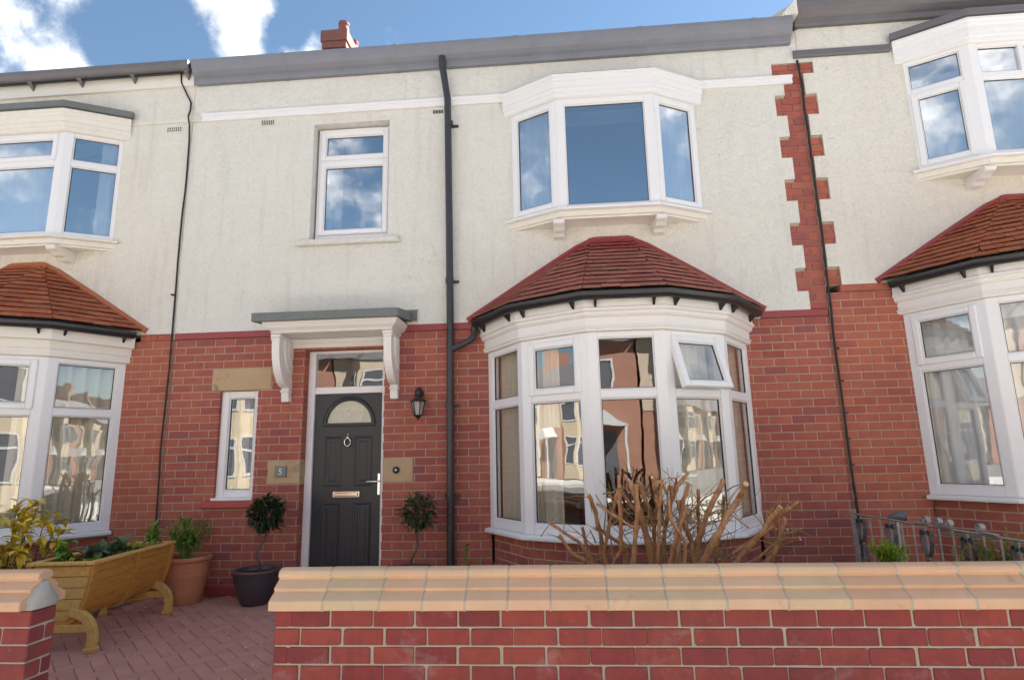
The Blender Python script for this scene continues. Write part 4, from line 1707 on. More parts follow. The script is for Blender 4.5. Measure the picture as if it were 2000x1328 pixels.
curtain([(-.60, .04), (-.245, -.49), (.02, -.65)], .72, 2.42, 'cream pleated curtain at left side of middle ground floor bay', amp=.03, wave=.10, gather=0)
curtain([(1.06, -.72), (1.49, -.49), (1.83, .04)], .72, 2.42, 'cream pleated curtain behind open sash at right of middle ground floor bay', amp=.03, wave=.10)
curtain([(-.33, .02), (.06, -.19)], 3.9, 5.14, 'pale curtain in left side light of middle upper bay', 'net_curtain', amp=.02, wave=.09)
curtain([(1.16, -.19), (1.55, .02)], 3.9, 5.14, 'white curtain in right side light of middle upper bay', 'net_curtain', amp=.02, wave=.09)
curtain([(-2.72, .36), (-2.50, .36)], 3.8, 5.2, 'pale curtain at left edge of small upstairs window', 'net_curtain', amp=.018, wave=.08)
curtain([(-3.62, .30), (-3.44, .30)], 1.0, 2.1, 'brown curtain inside narrow window left of front door', 'curtain', amp=.018, wave=.09)


# ================================================================== SIDE HOUSES
def side_house(label, x0, x1, cx, dz, sgn):
    base = (cx, 1.5, 0)
    h = thing('terraced_house', base, label, 'house', 'terraced houses')
    band = BAND + dz
    mb = MB()
    bx = (cx - 1.32, cx + 1.316)
    hs = [(bx[0], bx[1], -.3, 2.60 + dz)]
    cells(mb, [x0, x1, bx[0], bx[1]], [-.3, 2.6 + dz, band], lambda x, z: not (bx[0] < x < bx[1] and z < 2.6 + dz), .004, .25)
    wl = mb.build('brick_wall', 'mortar_house', h)
    bk = Brickwork('brick_side', depth=.11, visible=hidden_by_front)
    for kk in range(0, 35):
        z = course_z(kk, dz)
        if z < -.2:
            break
        bk.course(W0, x0 + .003, x1 - .003, z, BH, hs, PH + .05 * sgn + (0 if kk % 2 else BW / 2))
    if sgn > 0:
        z = band + .085
        kk = 0
        while z < 5.58:
            l, r = quoin_edges(z + .04)
            bk.course(W0, x0 + .003, r, z, BH, (), PH + .05 + (0 if kk % 2 else BW / 2))
            z += BH
            kk += 1
    oc = cx + (.0 if sgn < 0 else .07)
    ozd = 0.0 if sgn < 0 else .335
    oh = (oc - .97, oc + .99, 3.90 + ozd, 5.15 + ozd)

    def occ(x, z):
        if oh[0] < x < oh[1] and oh[2] < z < oh[3]:
            return False
        if sgn > 0 and z < 5.6:
            l, r = quoin_edges(z)
            return x > r
        return True
    mb = MB()
    zt = 6.0 + (.2 if sgn > 0 else 0)
    cells(mb, [x0, x1, 2.968, 2.85, oh[0], oh[1]] if sgn > 0 else [x0, x1, oh[0], oh[1]], [band + .078, zt, oh[2], oh[3], 5.6] + [q for q in QZ if q > band + .08], occ, -.016, .25)
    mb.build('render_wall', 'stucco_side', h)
    if sgn > 0:
        b = MB()
        b.box(x0, 3.1, .012, .25, band + .08, 5.62)
        b.build('quoin_backing', 'mortar_house', h)
    if sgn < 0:
        stl = dict(tops=['sash', 'fixed', 'fixed', 'sash', 'fixed'], fascia='plain', tile='tile_side', flash='tile_side')
    else:
        stl = dict(tops=['sash', 'fixed', 'sash', 'fixed', 'fixed'], fascia='moulded', tile='tile_side', flash='red_tile')
    o, B = bay(h, cx, dz + (.02 if sgn < 0 else 0), stl)
    for kk in range(25, 33):
        for i in range(5):
            F, L = facet(B[i], B[i + 1])
            bk.course(F, 0, L, course_z(kk, dz), BH, (), (0 if kk % 2 else BW / 2) + .05 * i)
    bk.finish(wl)
    if sgn < 0:
        oriel(h, oc, 0.0, dict(top=['fixed', 'sash', 'fixed'], bot=['fixed', 'fixed', 'fixed'], lead='lead', paint='paint_cream'))
    else:
        oriel(h, oc, ozd, dict(top=['fixed', 'fixed', 'fixed'], bot=['sash', 'fixed', 'fixed'], lead='gutter_grey', paint='paint_white', split=True))
    room(h, cx - 1.5, cx + 1.5, .3 + dz, 2.52 + dz)
    room(h, oc - 1.2, oc + 1.2, 3.3 + dz, 5.4 + dz)
    return h, oc, ozd


CXL, CXR = .619 - 6.715, .619 + 4.245
hl, ocl, _ = side_house('left terraced house with creamy render, orange tiled bay roof and cream painted bay trim', -9.2, XL - .004, CXL, 0.0, -1)
hr, ocr, ozr = side_house('right terraced house with higher cream render, orange brick and bay cut by the picture edge', XR + .004, 7.6, CXR, .249, 1)

# left house extras
s = MB()
s.sweep([(-5.06, 0), (-4.11, 0)], [(.013, 5.345), (.03, 5.345), (.03, 5.43), (.013, 5.43)])
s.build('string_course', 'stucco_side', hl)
s = MB()
s.box(-9.2, -4.235, -.05, .0, 5.815, 6.0)
s.build('fascia_board', 'paint_cream', hl)
s = MB()
pr = [(.052 + .065 - .065 * cos(pi * i / 8), 6.05 - .085 * sin(pi * i / 8)) for i in range(9)]
s.sweep([(-9.2, 0), (-4.25, 0)], pr + [(.18, 6.075), (.05, 6.075)])
for x in (-4.30, -4.98, -5.66, -6.3, -6.95):
    s.add([(x - .03, -.052, 5.985), (x + .03, -.052, 5.985), (x + .03, -.13, 5.97), (x - .03, -.13, 5.97), (x - .006, -.054, 5.885), (x + .006, -.054, 5.885)], [(0, 1, 2, 3), (3, 2, 5, 4), (0, 4, 5, 1), (0, 3, 4), (1, 5, 2)])
s.build('gutter', 'gutter_grey', hl, smooth=True, angle=40)
roof(hl, -9.2, XL - .004, 6.09)
v = MB()
v.cbox(-4.545, -4.345, -.024, 0, 5.225, 5.302, c=.004)
ab = v.build('air_brick', 'stucco_side', hl)
h = MB()
for i in range(7):
    for j in range(2):
        h.box(-4.53 + .026 * i, -4.517 + .026 * i, -.0255, -.01, 5.238 + .03 * j, 5.260 + .03 * j)
h.build('air_hole', 'cable_black', ab)
s = MB()
x = -4.62
while x < XL - .02:
    w = random.uniform(.05, .12)
    s.cbox(x, x + w, -.012, .05, BAND + .004, BAND + .078, c=.01)
    x += w
s.build('tile_band', 'brick_side_joined', hl)
s = MB()
s.cbox(-9.19, CXL - 1.42, -.015, .05, BAND + .004, BAND + .078, c=.008)
s.build('tile_band', 'brick_side_joined', hl)

# right house extras
s = MB()
s.sweep([(2.765, 0), (ocr - 1.14, 0)], [(.0, 5.645), (.04, 5.645), (.05, 5.665), (.05, 5.725), (.03, 5.74), (.0, 5.74)])
s.build('string_course', 'gutter_grey', hr)
s = MB()
pr = [(-.02, 6.015), (.06, 6.015), (.072, 6.035), (.075, 6.07), (.105, 6.09), (.145, 6.125), (.17, 6.17), (.185, 6.22), (.187, 6.275), (.16, 6.288), (-.05, 6.29)]
s.sweep([(2.80, 0), (7.6, 0)], pr)
s.build('gutter', 'gutter_grey', hr, bevel=.004)
roof(hr, XR + .004, 7.6, 6.29)
s = MB()
s.add([(2.62, -.17, 6.08), (2.80, -.19, 6.08), (2.80, -.19, 6.28), (2.62, .1, 6.08), (2.80, .1, 6.08), (2.80, .1, 6.28)], [(0, 1, 2), (3, 5, 4), (0, 2, 5, 3), (1, 4, 5, 2), (0, 3, 4, 1)])
s.build('verge_mortar', 'stucco_side', hr)
s = MB()
s.cbox(XR + .13, CXR - 1.42, -.02, .05, BAND + .249 + .004, BAND + .249 + .078, c=.008)
s.build('tile_band', 'brick_side_joined', hr)
s = MB()
s.cbox(3.10, 3.32, -.03, 0, 5.475, 5.52, c=.006)
s.build('wall_patch', 'stucco_side', hr)

# curtains of the neighbours
curtain([(CXL + .70, -.66), (CXL + .87, -.53), (CXL + 1.25, .08)], .75, 2.38, 'cream curtain drawn to right side of left ground floor bay', amp=.035, wave=.13)
curtain([(CXL - .3, -.76), (CXL + .3, -.76)], 1.9, 2.42, 'short cream blind curtain high in left ground floor bay', amp=.015, wave=.1)
curtain([(ocl - .45, -.16), (ocl + .42, -.16)], 3.9, 5.14, 'white net curtain across front of left upper bay', 'net_curtain', amp=.014, wave=.12)
curtain([(ocl + .80, -.06), (ocl + .93, .02)], 3.9, 5.14, 'white curtain edge in right side light of left upper bay', 'net_curtain', amp=.014, wave=.08)
curtain([(CXR - 1.22, .05), (CXR - .88, -.48)], .95, 2.64, 'grey net curtain in left light of right ground floor bay', 'net_curtain', amp=.012, wave=.12)
curtain([(CXR - .80, -.55), (CXR - .3, -.8)], .95, 2.64, 'grey net curtain in front lights of right ground floor bay', 'net_curtain', amp=.012, wave=.12)
curtain([(ocr - .95, .05), (ocr - .50, -.17)], 4.25, 5.3, 'white net curtain in left light of right upper bay', 'net_curtain', amp=.012, wave=.1)
curtain([(ocr - .42, -.17), (ocr + .45, -.17)], 4.25, 5.3, 'white net curtain across front of right upper bay', 'net_curtain', amp=.012, wave=.1)

# ================================================================== CABLES, LANTERN, PLAQUE, BELL
c = MB()
pts = [(-4.40, -.06, 5.98), (-4.39, -.05, 5.86), (-4.30, -.04, 5.68), (-4.262, -.03, 5.60), (-4.258, -.035, 5.5), (-4.250, -.075, 5.39), (-4.250, -.04, 5.30)]
zz = 5.1
while zz > .12:
    pts.append((-4.247 + .008 * sin(zz * 3) + .010 * (5 - zz) / 5 + random.uniform(-.004, .004), -.028 - .004 * sin(zz * 5), zz))
    zz -= .3
pts.append((-4.235, -.028, .1))
c.tube(pts, .010, 6)
c.tube([(-4.29, -.03, 3.22), (-4.24, -.032, 3.21)], .012, 6)
tag(c.build('wall_cable', 'cable_black', None, smooth=True), 'thin black cable running down the wall at the join with the left house', 'cable')
c = MB()
pts = [(2.80, -.02, 5.62), (2.80, -.04, 5.5)]
zz = 5.3
while zz > .2:
    pts.append((2.822 + .006 * sin(zz * 2.2) + random.uniform(-.004, .004), -.028, zz))
    zz -= .28
c.tube(pts, .0125, 6)
for zz in (2.35, 2.02, 1.7, 1.45, 1.2):
    c.box(2.822, 2.862, -.02, 0, zz, zz + .014)
tag(c.build('wall_cable', 'cable_black', None, smooth=True), 'thick black cable running down the toothed brick join with the right house', 'cable')

lt = thing('wall_lantern', (-1.44, 0, 1.74), 'small black carriage lantern on brick wall right of front door', 'lantern')
b = MB()
b.tube([(-1.445, .0, 2.02), (-1.445, -.02, 2.02)], .042, 12)
b.tube([(-1.445, -.02, 2.03), (-1.443, -.06, 2.055), (-1.440, -.105, 2.03), (-1.440, -.11, 1.985)], [.030, .034, .036, .032], 10)
b.build('arm', 'gutter_black', lt, smooth=True)
b = MB()
b.lathe([(.02, 2.0), (.03, 1.985), (.055, 1.955), (.085, 1.938), (.088, 1.930), (.06, 1.928)], (-1.44, -.11, 0), 6)
b.lathe([(.040, 1.795), (.048, 1.79), (.03, 1.775), (.012, 1.755), (.004, 1.735)], (-1.44, -.11, 0), 6)
for i in range(6):
    th = 2 * pi * i / 6
    b.tube([(-1.44 + .072 * cos(th), -.11 + .072 * sin(th), 1.93), (-1.44 + .042 * cos(th), -.11 + .042 * sin(th), 1.79)], .006, 5)
b.build('cage', 'gutter_black', lt)
b = MB()
b.lathe([(.066, 1.928), (.038, 1.795)], (-1.44, -.11, 0), 6)
k = NT('lantern_glass', 0.1, 0.6)
k.col((0.55, 0.55, 0.55))
k.b.inputs['Alpha'].default_value = 0.55
b.build('lamp_glass', 'lantern_glass', lt)
b = MB()
b.tube([(-1.44, -.11, 1.80), (-1.44, -.11, 1.90)], [.014, .014], 8)
b.build('bulb', 'plaque_white', lt)

pq = thing('number_plaque', (-2.918, 0, 1.25), 'grey green square house number plaque on sandstone block left of door', 'plaque')
b = MB()
b.cbox(-2.980, -2.856, -.022, -.004, 1.194, 1.308, c=.005)
b.build('plate', 'plaque_green', pq)
try:
    cu = bpy.data.curves.new('numeral', 'FONT')
    cu.body = '5'
    cu.size = .085
    cu.extrude = .0015
    to = bpy.data.objects.new('numeral_tmp', cu)
    COL.objects.link(to)
    dg = bpy.context.evaluated_depsgraph_get()
    me = bpy.data.meshes.new_from_object(to.evaluated_get(dg))
    bpy.data.objects.remove(to)
    xs = [v.co.x for v in me.vertices]
    ys = [v.co.y for v in me.vertices]
    mx, my = (min(xs) + max(xs)) / 2, (min(ys) + max(ys)) / 2
    for v in me.vertices:
        v.co = Vector((-2.918 + v.co.x - mx, -.0235 - v.co.z, 1.25 + v.co.y - my))
    me.materials.clear()
    me.materials.append(MATS['plaque_white'])
    link('numeral', me, pq)
except Exception as e:
    print('numeral', e)

db = thing('doorbell', (-1.689, 0, 1.2), 'round black doorbell with pale button on sandstone block right of door', 'doorbell')
b = MB()
b.tube([(-1.689, -.003, 1.243), (-1.689, -.018, 1.243), (-1.689, -.024, 1.243)], [.038, .036, .028], 20)
b.build('surround', 'gutter_black', db, smooth=True, angle=40)
b = MB()
b.tube([(-1.689, -.02, 1.243), (-1.689, -.028, 1.243)], [.011, .009], 12)
b.build('button', 'plaque_white', db)

# ================================================================== FRONT GARDEN WALLS
FBW, FBH = .219, .0868
YW = -3.0


def front_wall(name, label, x0, x1, zc, xend_l=False, end_r=False, off=.0, th=.205):
    t = thing(name, ((x0 + x1) / 2, YW + .1, -.2), label, 'wall')
    core = MB()
    core.box(x0 + .005, x1 - .005, YW + .005, YW + th - .005, -.28, zc + .004)
    co = core.build('mortar_core', 'mortar_front', t)
    bk = Brickwork('brick_front', depth=.09, jit=.003, chip=.015, limit=300)
    n = 10
    for kk in range(n):
        z = zc - FBH * (kk + 1)
        bk.course(Frame((0, YW, 0)), x0, x1, z, FBH, (), x0 + off + (FBW * .62 if kk % 2 else .075), FBW, .0085)
        # exposed ends
        if end_r:
            F = Frame((x1, YW, 0), (0, 1, 0), (-1, 0, 0), (0, 0, 1))
            bk.course(F, .0 if kk % 2 else .002, th, z, FBH, (), 0.105 if kk % 2 else .0, FBW, .012)
        if xend_l:
            F = Frame((x0, YW + th, 0), (0, -1, 0), (1, 0, 0), (0, 0, 1))
            bk.course(F, 0, th - .0, z, FBH, (), 0.105 if kk % 2 else 0, FBW, .012)
    bk.finish(co)
    return t


ZC = .606
fw = front_wall('garden_wall', 'low red brick front wall with pale terracotta saddle coping across the foreground', -1.492, 3.3, ZC, xend_l=True)
gp = front_wall('garden_wall', 'stub of low red brick wall at left of the drive opening', -5.2, -2.84, ZC - .0, end_r=True, off=.1, th=.165)

yc = YW + .1025
CH = [(-.150, 0), (-.150, .048), (-.092, .081), (-.086, .084), (-.086, .088), (-.098, .092), (-.094, .099), (-.047, .130), (-.039, .134), (-.039, .139), (-.049, .144), (-.050, .158), (-.043, .175), (-.024, .185)]
COP = CH + [(0, .188)] + [(-y, q) for y, q in reversed(CH)]


def coping_tile(x0, x1, z, parent):
    t = MB()
    n = len(COP)
    vs = [(x0, yc + y, z + q) for y, q in COP] + [(x1, yc + y, z + q) for y, q in COP]
    t.add(vs, [tuple(range(n)), tuple(range(2 * n - 1, n - 1, -1))] + [(i, n + i, n + (i + 1) % n, (i + 1) % n) for i in range(n)])
    me = t.build('coping_tile', 'coping', parent, bevel=.004)
    me.location = (0, random.uniform(-.0015, .0015), random.uniform(-.001, .001))
    return me


joints = [-1.515, -1.228, -.935, -.715, -.498, -.285, -.07, .212, .498, .783, 1.07, 1.36, 1.635, 1.925, 2.215, 2.505, 2.795, 3.085, 3.32]
for a, b in zip(joints[:-1], joints[1:]):
    coping_tile(a + .003, b - .003, ZC + .003, fw)
jm = MB()
n = len(COP)
for a in joints[1:-1]:
    vs = [(a - .006, yc + y * .985, ZC + .001 + q * .985) for y, q in COP] + [(a + .006, yc + y * .985, ZC + .001 + q * .985) for y, q in COP]
    jm.add(vs, [tuple(range(n)), tuple(range(2 * n - 1, n - 1, -1))] + [(i, n + i, n + (i + 1) % n, (i + 1) % n) for i in range(n)])
jm.build('coping_joints', 'mortar_front', fw)
for a, b in ((-3.30, -2.865), (-3.62, -3.305), (-3.95, -3.625), (-4.3, -3.955), (-4.7, -4.305), (-5.2, -4.705)):
    coping_tile(a + .002, b - .002, ZC + .003, gp)
# lump of cement at the broken end of the coping
cm = MB()
vs, fs = [], []
ring = [(-.115, .0), (-.118, .045), (-.07, .085), (-.03, .125), (.0, .150), (.035, .130), (.075, .09), (.12, .04), (.118, .0)]
for r, (dx, sc) in enumerate(((-.03, .96), (.005, .92), (.03, .8), (.04, .5))):
    for y, q in ring:
        vs.append((-2.862 + dx + random.uniform(-.006, .006), yc - .02 + y * sc * .85 + random.uniform(-.006, .006), ZC + .002 + q * sc + (random.uniform(-.006, .006) if q else 0)))
m = len(ring)
for r in range(3):
    for i in range(m - 1):
        fs.append((r * m + i, r * m + i + 1, (r + 1) * m + i + 1, (r + 1) * m + i))
fs.append(tuple(3 * m + i for i in range(m)))
cm.add(vs, fs)
cm.build('cement_fillet', 'cement', gp, smooth=True)


# ================================================================== PLANTER
def planter():
    ang = .093
    C0 = Vector((-3.849, -1.148, 0))
    zr = .64
    t = thing('barrel_planter', (C0.x, C0.y, -.02), 'golden wooden half barrel trough planter on curved legs', 'planter')
    ex = Vector((cos(ang), sin(ang), 0))
    ey = Vector((-sin(ang), cos(ang), 0))
    F = Frame((C0.x, C0.y, 0), ex, ey, (0, 0, 1))
    Lh, Wh = .56, .235
    curve = []
    for i in range(9):
        a = pi / 2 * i / 8
        curve.append((-(Wh - .01) * (1 - .66 * (1 - cos(a))), zr - .025 - .40 * sin(a) ** 1.15))
    # curve from rim edge down to the bottom; mirrored for the right
    full = curve + [(-x, z) for x, z in reversed(curve)]
    th = .022

    def offset(pts, d):
        out = []
        for i, p in enumerate(pts):
            a, b = pts[max(0, i - 1)], pts[min(len(pts) - 1, i + 1)]
            tx, tz = b[0] - a[0], b[1] - a[1]
            l = math.hypot(tx, tz)
            out.append((p[0] - tz / l * d, p[1] + tx / l * d))
        return out
    inn = offset(full, .020)
    # slats
    for i in range(len(full) - 1):
        m = MB()
        (xa, za), (xb, zb) = full[i], full[i + 1]
        (xc, zc), (xd, zd) = inn[i], inn[i + 1]
        s_ = .02
        q = [(xa + (xb - xa) * s_, za + (zb - za) * s_), (xb - (xb - xa) * s_, zb - (zb - za) * s_), (xd, zd), (xc, zc)]
        vs = [F(x, -Lh + .015, z) for x, z in q] + [F(x, Lh - .015, z) for x, z in q]
        m.add(vs, [(0, 1, 2, 3), (7, 6, 5, 4)] + [(k, 4 + k, 4 + (k + 1) % 4, (k + 1) % 4) for k in range(4)])
        m.build('slat', 'planter_wood', t, bevel=.003)
    # end boards
    for sgn in (-1, 1):
        zs = [zr - .03, zr - .11, zr - .19, zr - .27, zr - .35, zr - .425]

        def halfw(z):
            for i in range(len(curve) - 1):
                if curve[i + 1][1] <= z <= curve[i][1]:
                    f = (z - curve[i + 1][1]) / (curve[i][1] - curve[i + 1][1] + 1e-9)
                    return -(curve[i + 1][0] + (curve[i][0] - curve[i + 1][0]) * f) - .012
            return -curve[-1][0] - .012 if z < curve[-1][1] else Wh - .03
        for a, b in zip(zs[:-1], zs[1:]):
            m = MB()
            wa, wb = halfw(a), halfw(b + .002)
            y0, y1 = sgn * (Lh - .035), sgn * (Lh - .012)
            q = [(-wa, a - .002), (wa, a - .002), (wb, b + .002), (-wb, b + .002)]
            vs = [F(x, y0, z) for x, z in q] + [F(x, y1, z) for x, z in q]
            m.add(vs, [(0, 1, 2, 3), (7, 6, 5, 4)] + [(k, 4 + k, 4 + (k + 1) % 4, (k + 1) % 4) for k in range(4)])
            m.build('end_board', 'planter_pale', t, bevel=.003)
    # ribs
    outr = offset(full, -.026)
    for y in (-Lh + .02, .02, Lh - .02):
        m = MB()
        n = len(full)
        w = .045
        vs = []
        for (x, z), (x2, z2) in zip(full, outr):
            vs += [F(x, y - w / 2, z), F(x, y + w / 2, z), F(x2, y + w / 2, z2), F(x2, y - w / 2, z2)]
        fs = []
        for i in range(n - 1):
            for k in range(4):
                fs.append((i * 4 + k, i * 4 + (k + 1) % 4, (i + 1) * 4 + (k + 1) % 4, (i + 1) * 4 + k))
        fs += [(0, 1, 2, 3), tuple((n - 1) * 4 + k for k in (3, 2, 1, 0))]
        m.add(vs, fs)
        m.build('rib', 'planter_wood', t, bevel=.003)
    # rim
    for (x0, x1, y0, y1) in ((-Wh - .02, -Wh + .045, -Lh - .02, Lh + .02), (Wh - .045, Wh + .02, -Lh - .02, Lh + .02), (-Wh + .045, Wh - .045, -Lh - .02, -Lh + .045), (-Wh + .045, Wh - .045, Lh - .045, Lh + .02)):
        m = MB()
        m.box(x0 + .001, x1 - .001, y0, y1, zr - .024, zr, F)
        m.build('rim_board', 'planter_pale', t, bevel=.004)
    # legs
    for y in (-.55, .47):
        for sx in (-1, 1):
            g0 = gz(C0.y + y)
            if sx < 0:
                g0 = max(g0, -.02)
            pts = []
            for i in range(9):
                u = i / 8
                x = sx * (.10 + .185 * sin(u * pi * .58) ** 0.9)
                z = (zr - .36) * (1 - u ** 1.7) + (g0 + .03) * u ** 1.7
                pts.append((x, z))
            o2 = offset(pts, .032 * sx)
            o1 = offset(pts, -.032 * sx)
            m = MB()
            w = .045
            vs = []
            for (x, z), (x2, z2) in zip(o1, o2):
                vs += [F(x, y - w / 2, z), F(x, y + w / 2, z), F(x2, y + w / 2, z2), F(x2, y - w / 2, z2)]
            n = len(pts)
            fs = []
            for i in range(n - 1):
                for k in range(4):
                    fs.append((i * 4 + k, i * 4 + (k + 1) % 4, (i + 1) * 4 + (k + 1) % 4, (i + 1) * 4 + k))
            fs += [(0, 1, 2, 3), tuple((n - 1) * 4 + k for k in (3, 2, 1, 0))]
            m.add(vs, fs)
            lg = m.build('leg', 'planter_pale', t, bevel=.004)
            m = MB()
            xe = pts[-1][0]
            m.box(xe - .042, xe + .042, y - .035, y + .035, g0, g0 + .032, F)
            m.build('foot', 'planter_pale', lg, bevel=.004)
        m = MB()
        zz = gz(C0.y + y) + .14
        m.box(-.26, .26, y - .018, y + .018, zz, zz + .055, F)
        m.build('stretcher', 'planter_pale', t, bevel=.003)
    for sx in (-1, 1):
        m = MB()
        m.tube([F(sx * .08, -.53, .16), F(-sx * .02, -.04, .225), F(sx * .08, .45, .16)], .02, 6)
        m.build('brace', 'planter_wood', t)
    # soil
    m = MB()
    vs, fs = [], []
    nx, ny = 7, 14
    for j in range(ny + 1):
        for i in range(nx + 1):
            vs.append(F(-.21 + .42 * i / nx, -Lh + .03 + (2 * Lh - .06) * j / ny, zr - .055 + random.uniform(-.018, .018)))
    for j in range(ny):
        for i in range(nx):
            a = j * (nx + 1) + i
            fs.append((a, a + 1, a + nx + 2, a + nx + 1))
    m.add(vs, fs)
    m.build('compost', 'soil', t, smooth=True)
    return F, zr


PF, PZ = planter()


# ================================================================== PLANTS
def leaf_geo(mb, base, d, up, L, W, fold=.25, curl=.2):
    """a pointed leaf folded along its midrib"""
    d = d.normalized()
    s = d.cross(up)
    if s.length < 1e-3:
        s = d.cross(Vector((1, 0, 0)))
    s.normalize()
    n = s.cross(d)
    p0 = base
    p1 = base + d * L * .35 + n * L * .04
    p2 = base + d * L * .72 - n * L * curl * .25
    p3 = base + d * L - n * L * curl
    a1, a2 = p1 + s * W / 2 + n * W * fold, p2 + s * W * .42 + n * W * fold
    b1, b2 = p1 - s * W / 2 + n * W * fold, p2 - s * W * .42 + n * W * fold
    mb.add([p0, p1, p2, p3, a1, a2, b1, b2], [(0, 1, 4), (1, 2, 5, 4), (2, 3, 5), (0, 6, 1), (1, 6, 7, 2), (2, 7, 3)])


def rdir(zb=0.0):
    while True:
        v = Vector((random.uniform(-1, 1), random.uniform(-1, 1), random.uniform(-1, 1)))
        if .1 < v.length < 1:
            v.normalize()
            v.z += zb
            return v.normalized()


def bay_tree(label, loc, mat, stemx, crown, R_, nleaf, zrim, group):
    x, y = loc
    g = gz(y)
    t = thing('potted_bay_tree', (x, y, g), label, 'potted tree', group)
    m = MB()
    z0 = g
    H = zrim - g
    m.lathe([(.118, 0), (.130, .012), (.165, H * .35), (.196, H * .68), (.205, H * .86), (.212, H * .90), (.222, H * .95), (.218, H * .99), (.205, H), (.192, H * .98), (.188, H * .85)], (x, y, z0), 36, cap=False)
    m.lathe([(.118, .001), (.001, .001)], (x, y, z0), 36, cap=False)
    pot = m.build('pot', 'pot_dark', t, smooth=True, angle=60, fix=False)
    m = MB()
    m.lathe([(.212, H * .91), (.224, H * .955), (.219, H * .995), (.205, H + .003), (.194, H * .985)], (x, y, z0), 36, cap=False)
    m.build('rim', 'pot_rim', t, smooth=True, fix=False)
    m = MB()
    m.lathe([(.19, H * .86), (.1, H * .885), (.001, H * .89)], (x, y, z0), 24, cap=False)
    m.build('soil', 'soil', t, fix=False)
    m = MB()
    pts = []
    zb, zt_ = z0 + H * .86, crown[2] - R_ * .5
    for i in range(15):
        u = i / 14
        pts.append((x + (crown[0] - x) * u + .028 * sin(u * 2 * pi * 1.5 + stemx) * (1 - u * .4), y + (crown[1] - y) * u + .022 * cos(u * 2 * pi * 1.5), zb + (zt_ - zb) * u))
    m.tube(pts, [.013 - .004 * i / 14 for i in range(15)], 8)
    C = Vector(crown)
    for i in range(9):
        d = rdir(.4)
        m.tube([pts[-1], tuple(Vector(pts[-1]).lerp(C + d * R_ * .7, .5) + Vector((0, 0, .01))), tuple(C + d * R_ * .75)], [.007, .005, .003], 5)
    m.build('trunk', 'stem_grey', t, smooth=True)
    m = MB()
    for i in range(nleaf):
        d = rdir(0)
        rr = R_ * random.uniform(.25, 1.0) ** .6
        wob = 1 + .22 * sin(d.x * 5 + 1) * cos(d.y * 4 + d.z * 5)
        p = C + Vector((d.x * rr * wob, d.y * rr * wob, d.z * rr * wob * .98))
        dd = (d + rdir(.25) * .9).normalized()
        leaf_geo(m, p, dd, Vector((random.uniform(-.4, .4), random.uniform(-.4, .4), 1)), random.uniform(.055, .095), random.uniform(.02, .03))
    stuff(m.build('crown', mat, t, fix=False))
    return t


bay_tree('dark potted bay tree with twisted stem in purple black glazed pot left of the door', (-2.955, -.34), 'leaf_bay', .6, (-2.89, -.34, .85), .142, 560, .345, 'clipped bay trees beside the door')
bay_tree('paler ragged bay tree right of the door, its pot hidden behind the front wall', (-1.43, -.34), 'leaf_bay_pale', 3.2, (-1.375, -.34, .85), .15, 360, .345, 'clipped bay trees beside the door')

# terracotta pot and its leafy plant
tp = thing('terracotta_pot', (-3.70, -.28, gz(-.28)), 'big terracotta pot with ringed rim beside the wooden planter', 'plant pot')
m = MB()
g = gz(-.28)
prof = [(.150, 0), (.158, .01), (.172, .11), (.185, .20), (.192, .26), (.196, .262), (.194, .27), (.196, .30), (.200, .302), (.198, .31), (.203, .345), (.203, .352), (.206, .385), (.225, .392), (.232, .405), (.228, .425), (.212, .432), (.198, .425), (.192, .36)]
m.lathe(prof, (-3.70, -.28, g), 40, cap=False)
m.lathe([(.15, .001), (.001, .001)], (-3.70, -.28, g), 40, cap=False)
m.build('pot', 'terracotta', tp, smooth=True, angle=50, fix=False)
m = MB()
m.lathe([(.195, .37), (.001, .39)], (-3.70, -.28, g), 24, cap=False)
m.build('soil', 'soil', tp, fix=False)


def leafy(name, label, cat, base, height, spread, nst, mat, leafL, leafW, per, seed, stem_mat='leaf_green', group=None, zlean=.9, stemr=.004, tuft=True):
    random.seed(seed)
    t = thing(name, base, label, cat, group)
    st, lf = MB(), MB()
    B = Vector(base)
    for i in range(nst):
        a = random.uniform(0, 2 * pi)
        r = spread * random.uniform(.15, 1)
        h = height * random.uniform(.55, 1.0)
        top = B + Vector((cos(a) * r, sin(a) * r, h))
        mid = B.lerp(top, .5) + Vector((random.uniform(-.02, .02), random.uniform(-.02, .02), h * .08))
        st.tube([tuple(B + Vector((cos(a) * r * .15, sin(a) * r * .15, -.01))), tuple(mid), tuple(top)], [stemr, stemr * .8, stemr * .5], 5)
        for q in range(per):
            u = random.uniform(.35, 1.0) if tuft else random.uniform(.1, 1)
            p = B.lerp(mid, u * 2) if u < .5 else mid.lerp(top, u * 2 - 1)
            d = rdir(.35)
            leaf_geo(lf, p, d, Vector((0, 0, 1)), leafL * random.uniform(.6, 1.1), leafW * random.uniform(.7, 1.1), curl=.3)
    st.build('stems', stem_mat, t)
    stuff(lf.build('foliage', mat, t, fix=False))
    return t


leafy('potted_shrub', 'bright green feathery shrub growing in the terracotta pot', 'shrub', (-3.70, -.28, g + .38), .44, .24, 26, 'leaf_green', .055, .018, 30, 21)
leafy('seedling', 'small fresh green plant beside the black downpipe foot', 'plant', (-.92, -.24, .03), .52, .12, 5, 'leaf_green', .05, .03, 12, 22)
leafy('weed', 'thin trailing weed under right side of the middle bay sill', 'plant', (1.28, -.92, .10), .62, .14, 4, 'leaf_green', .035, .02, 9, 30)
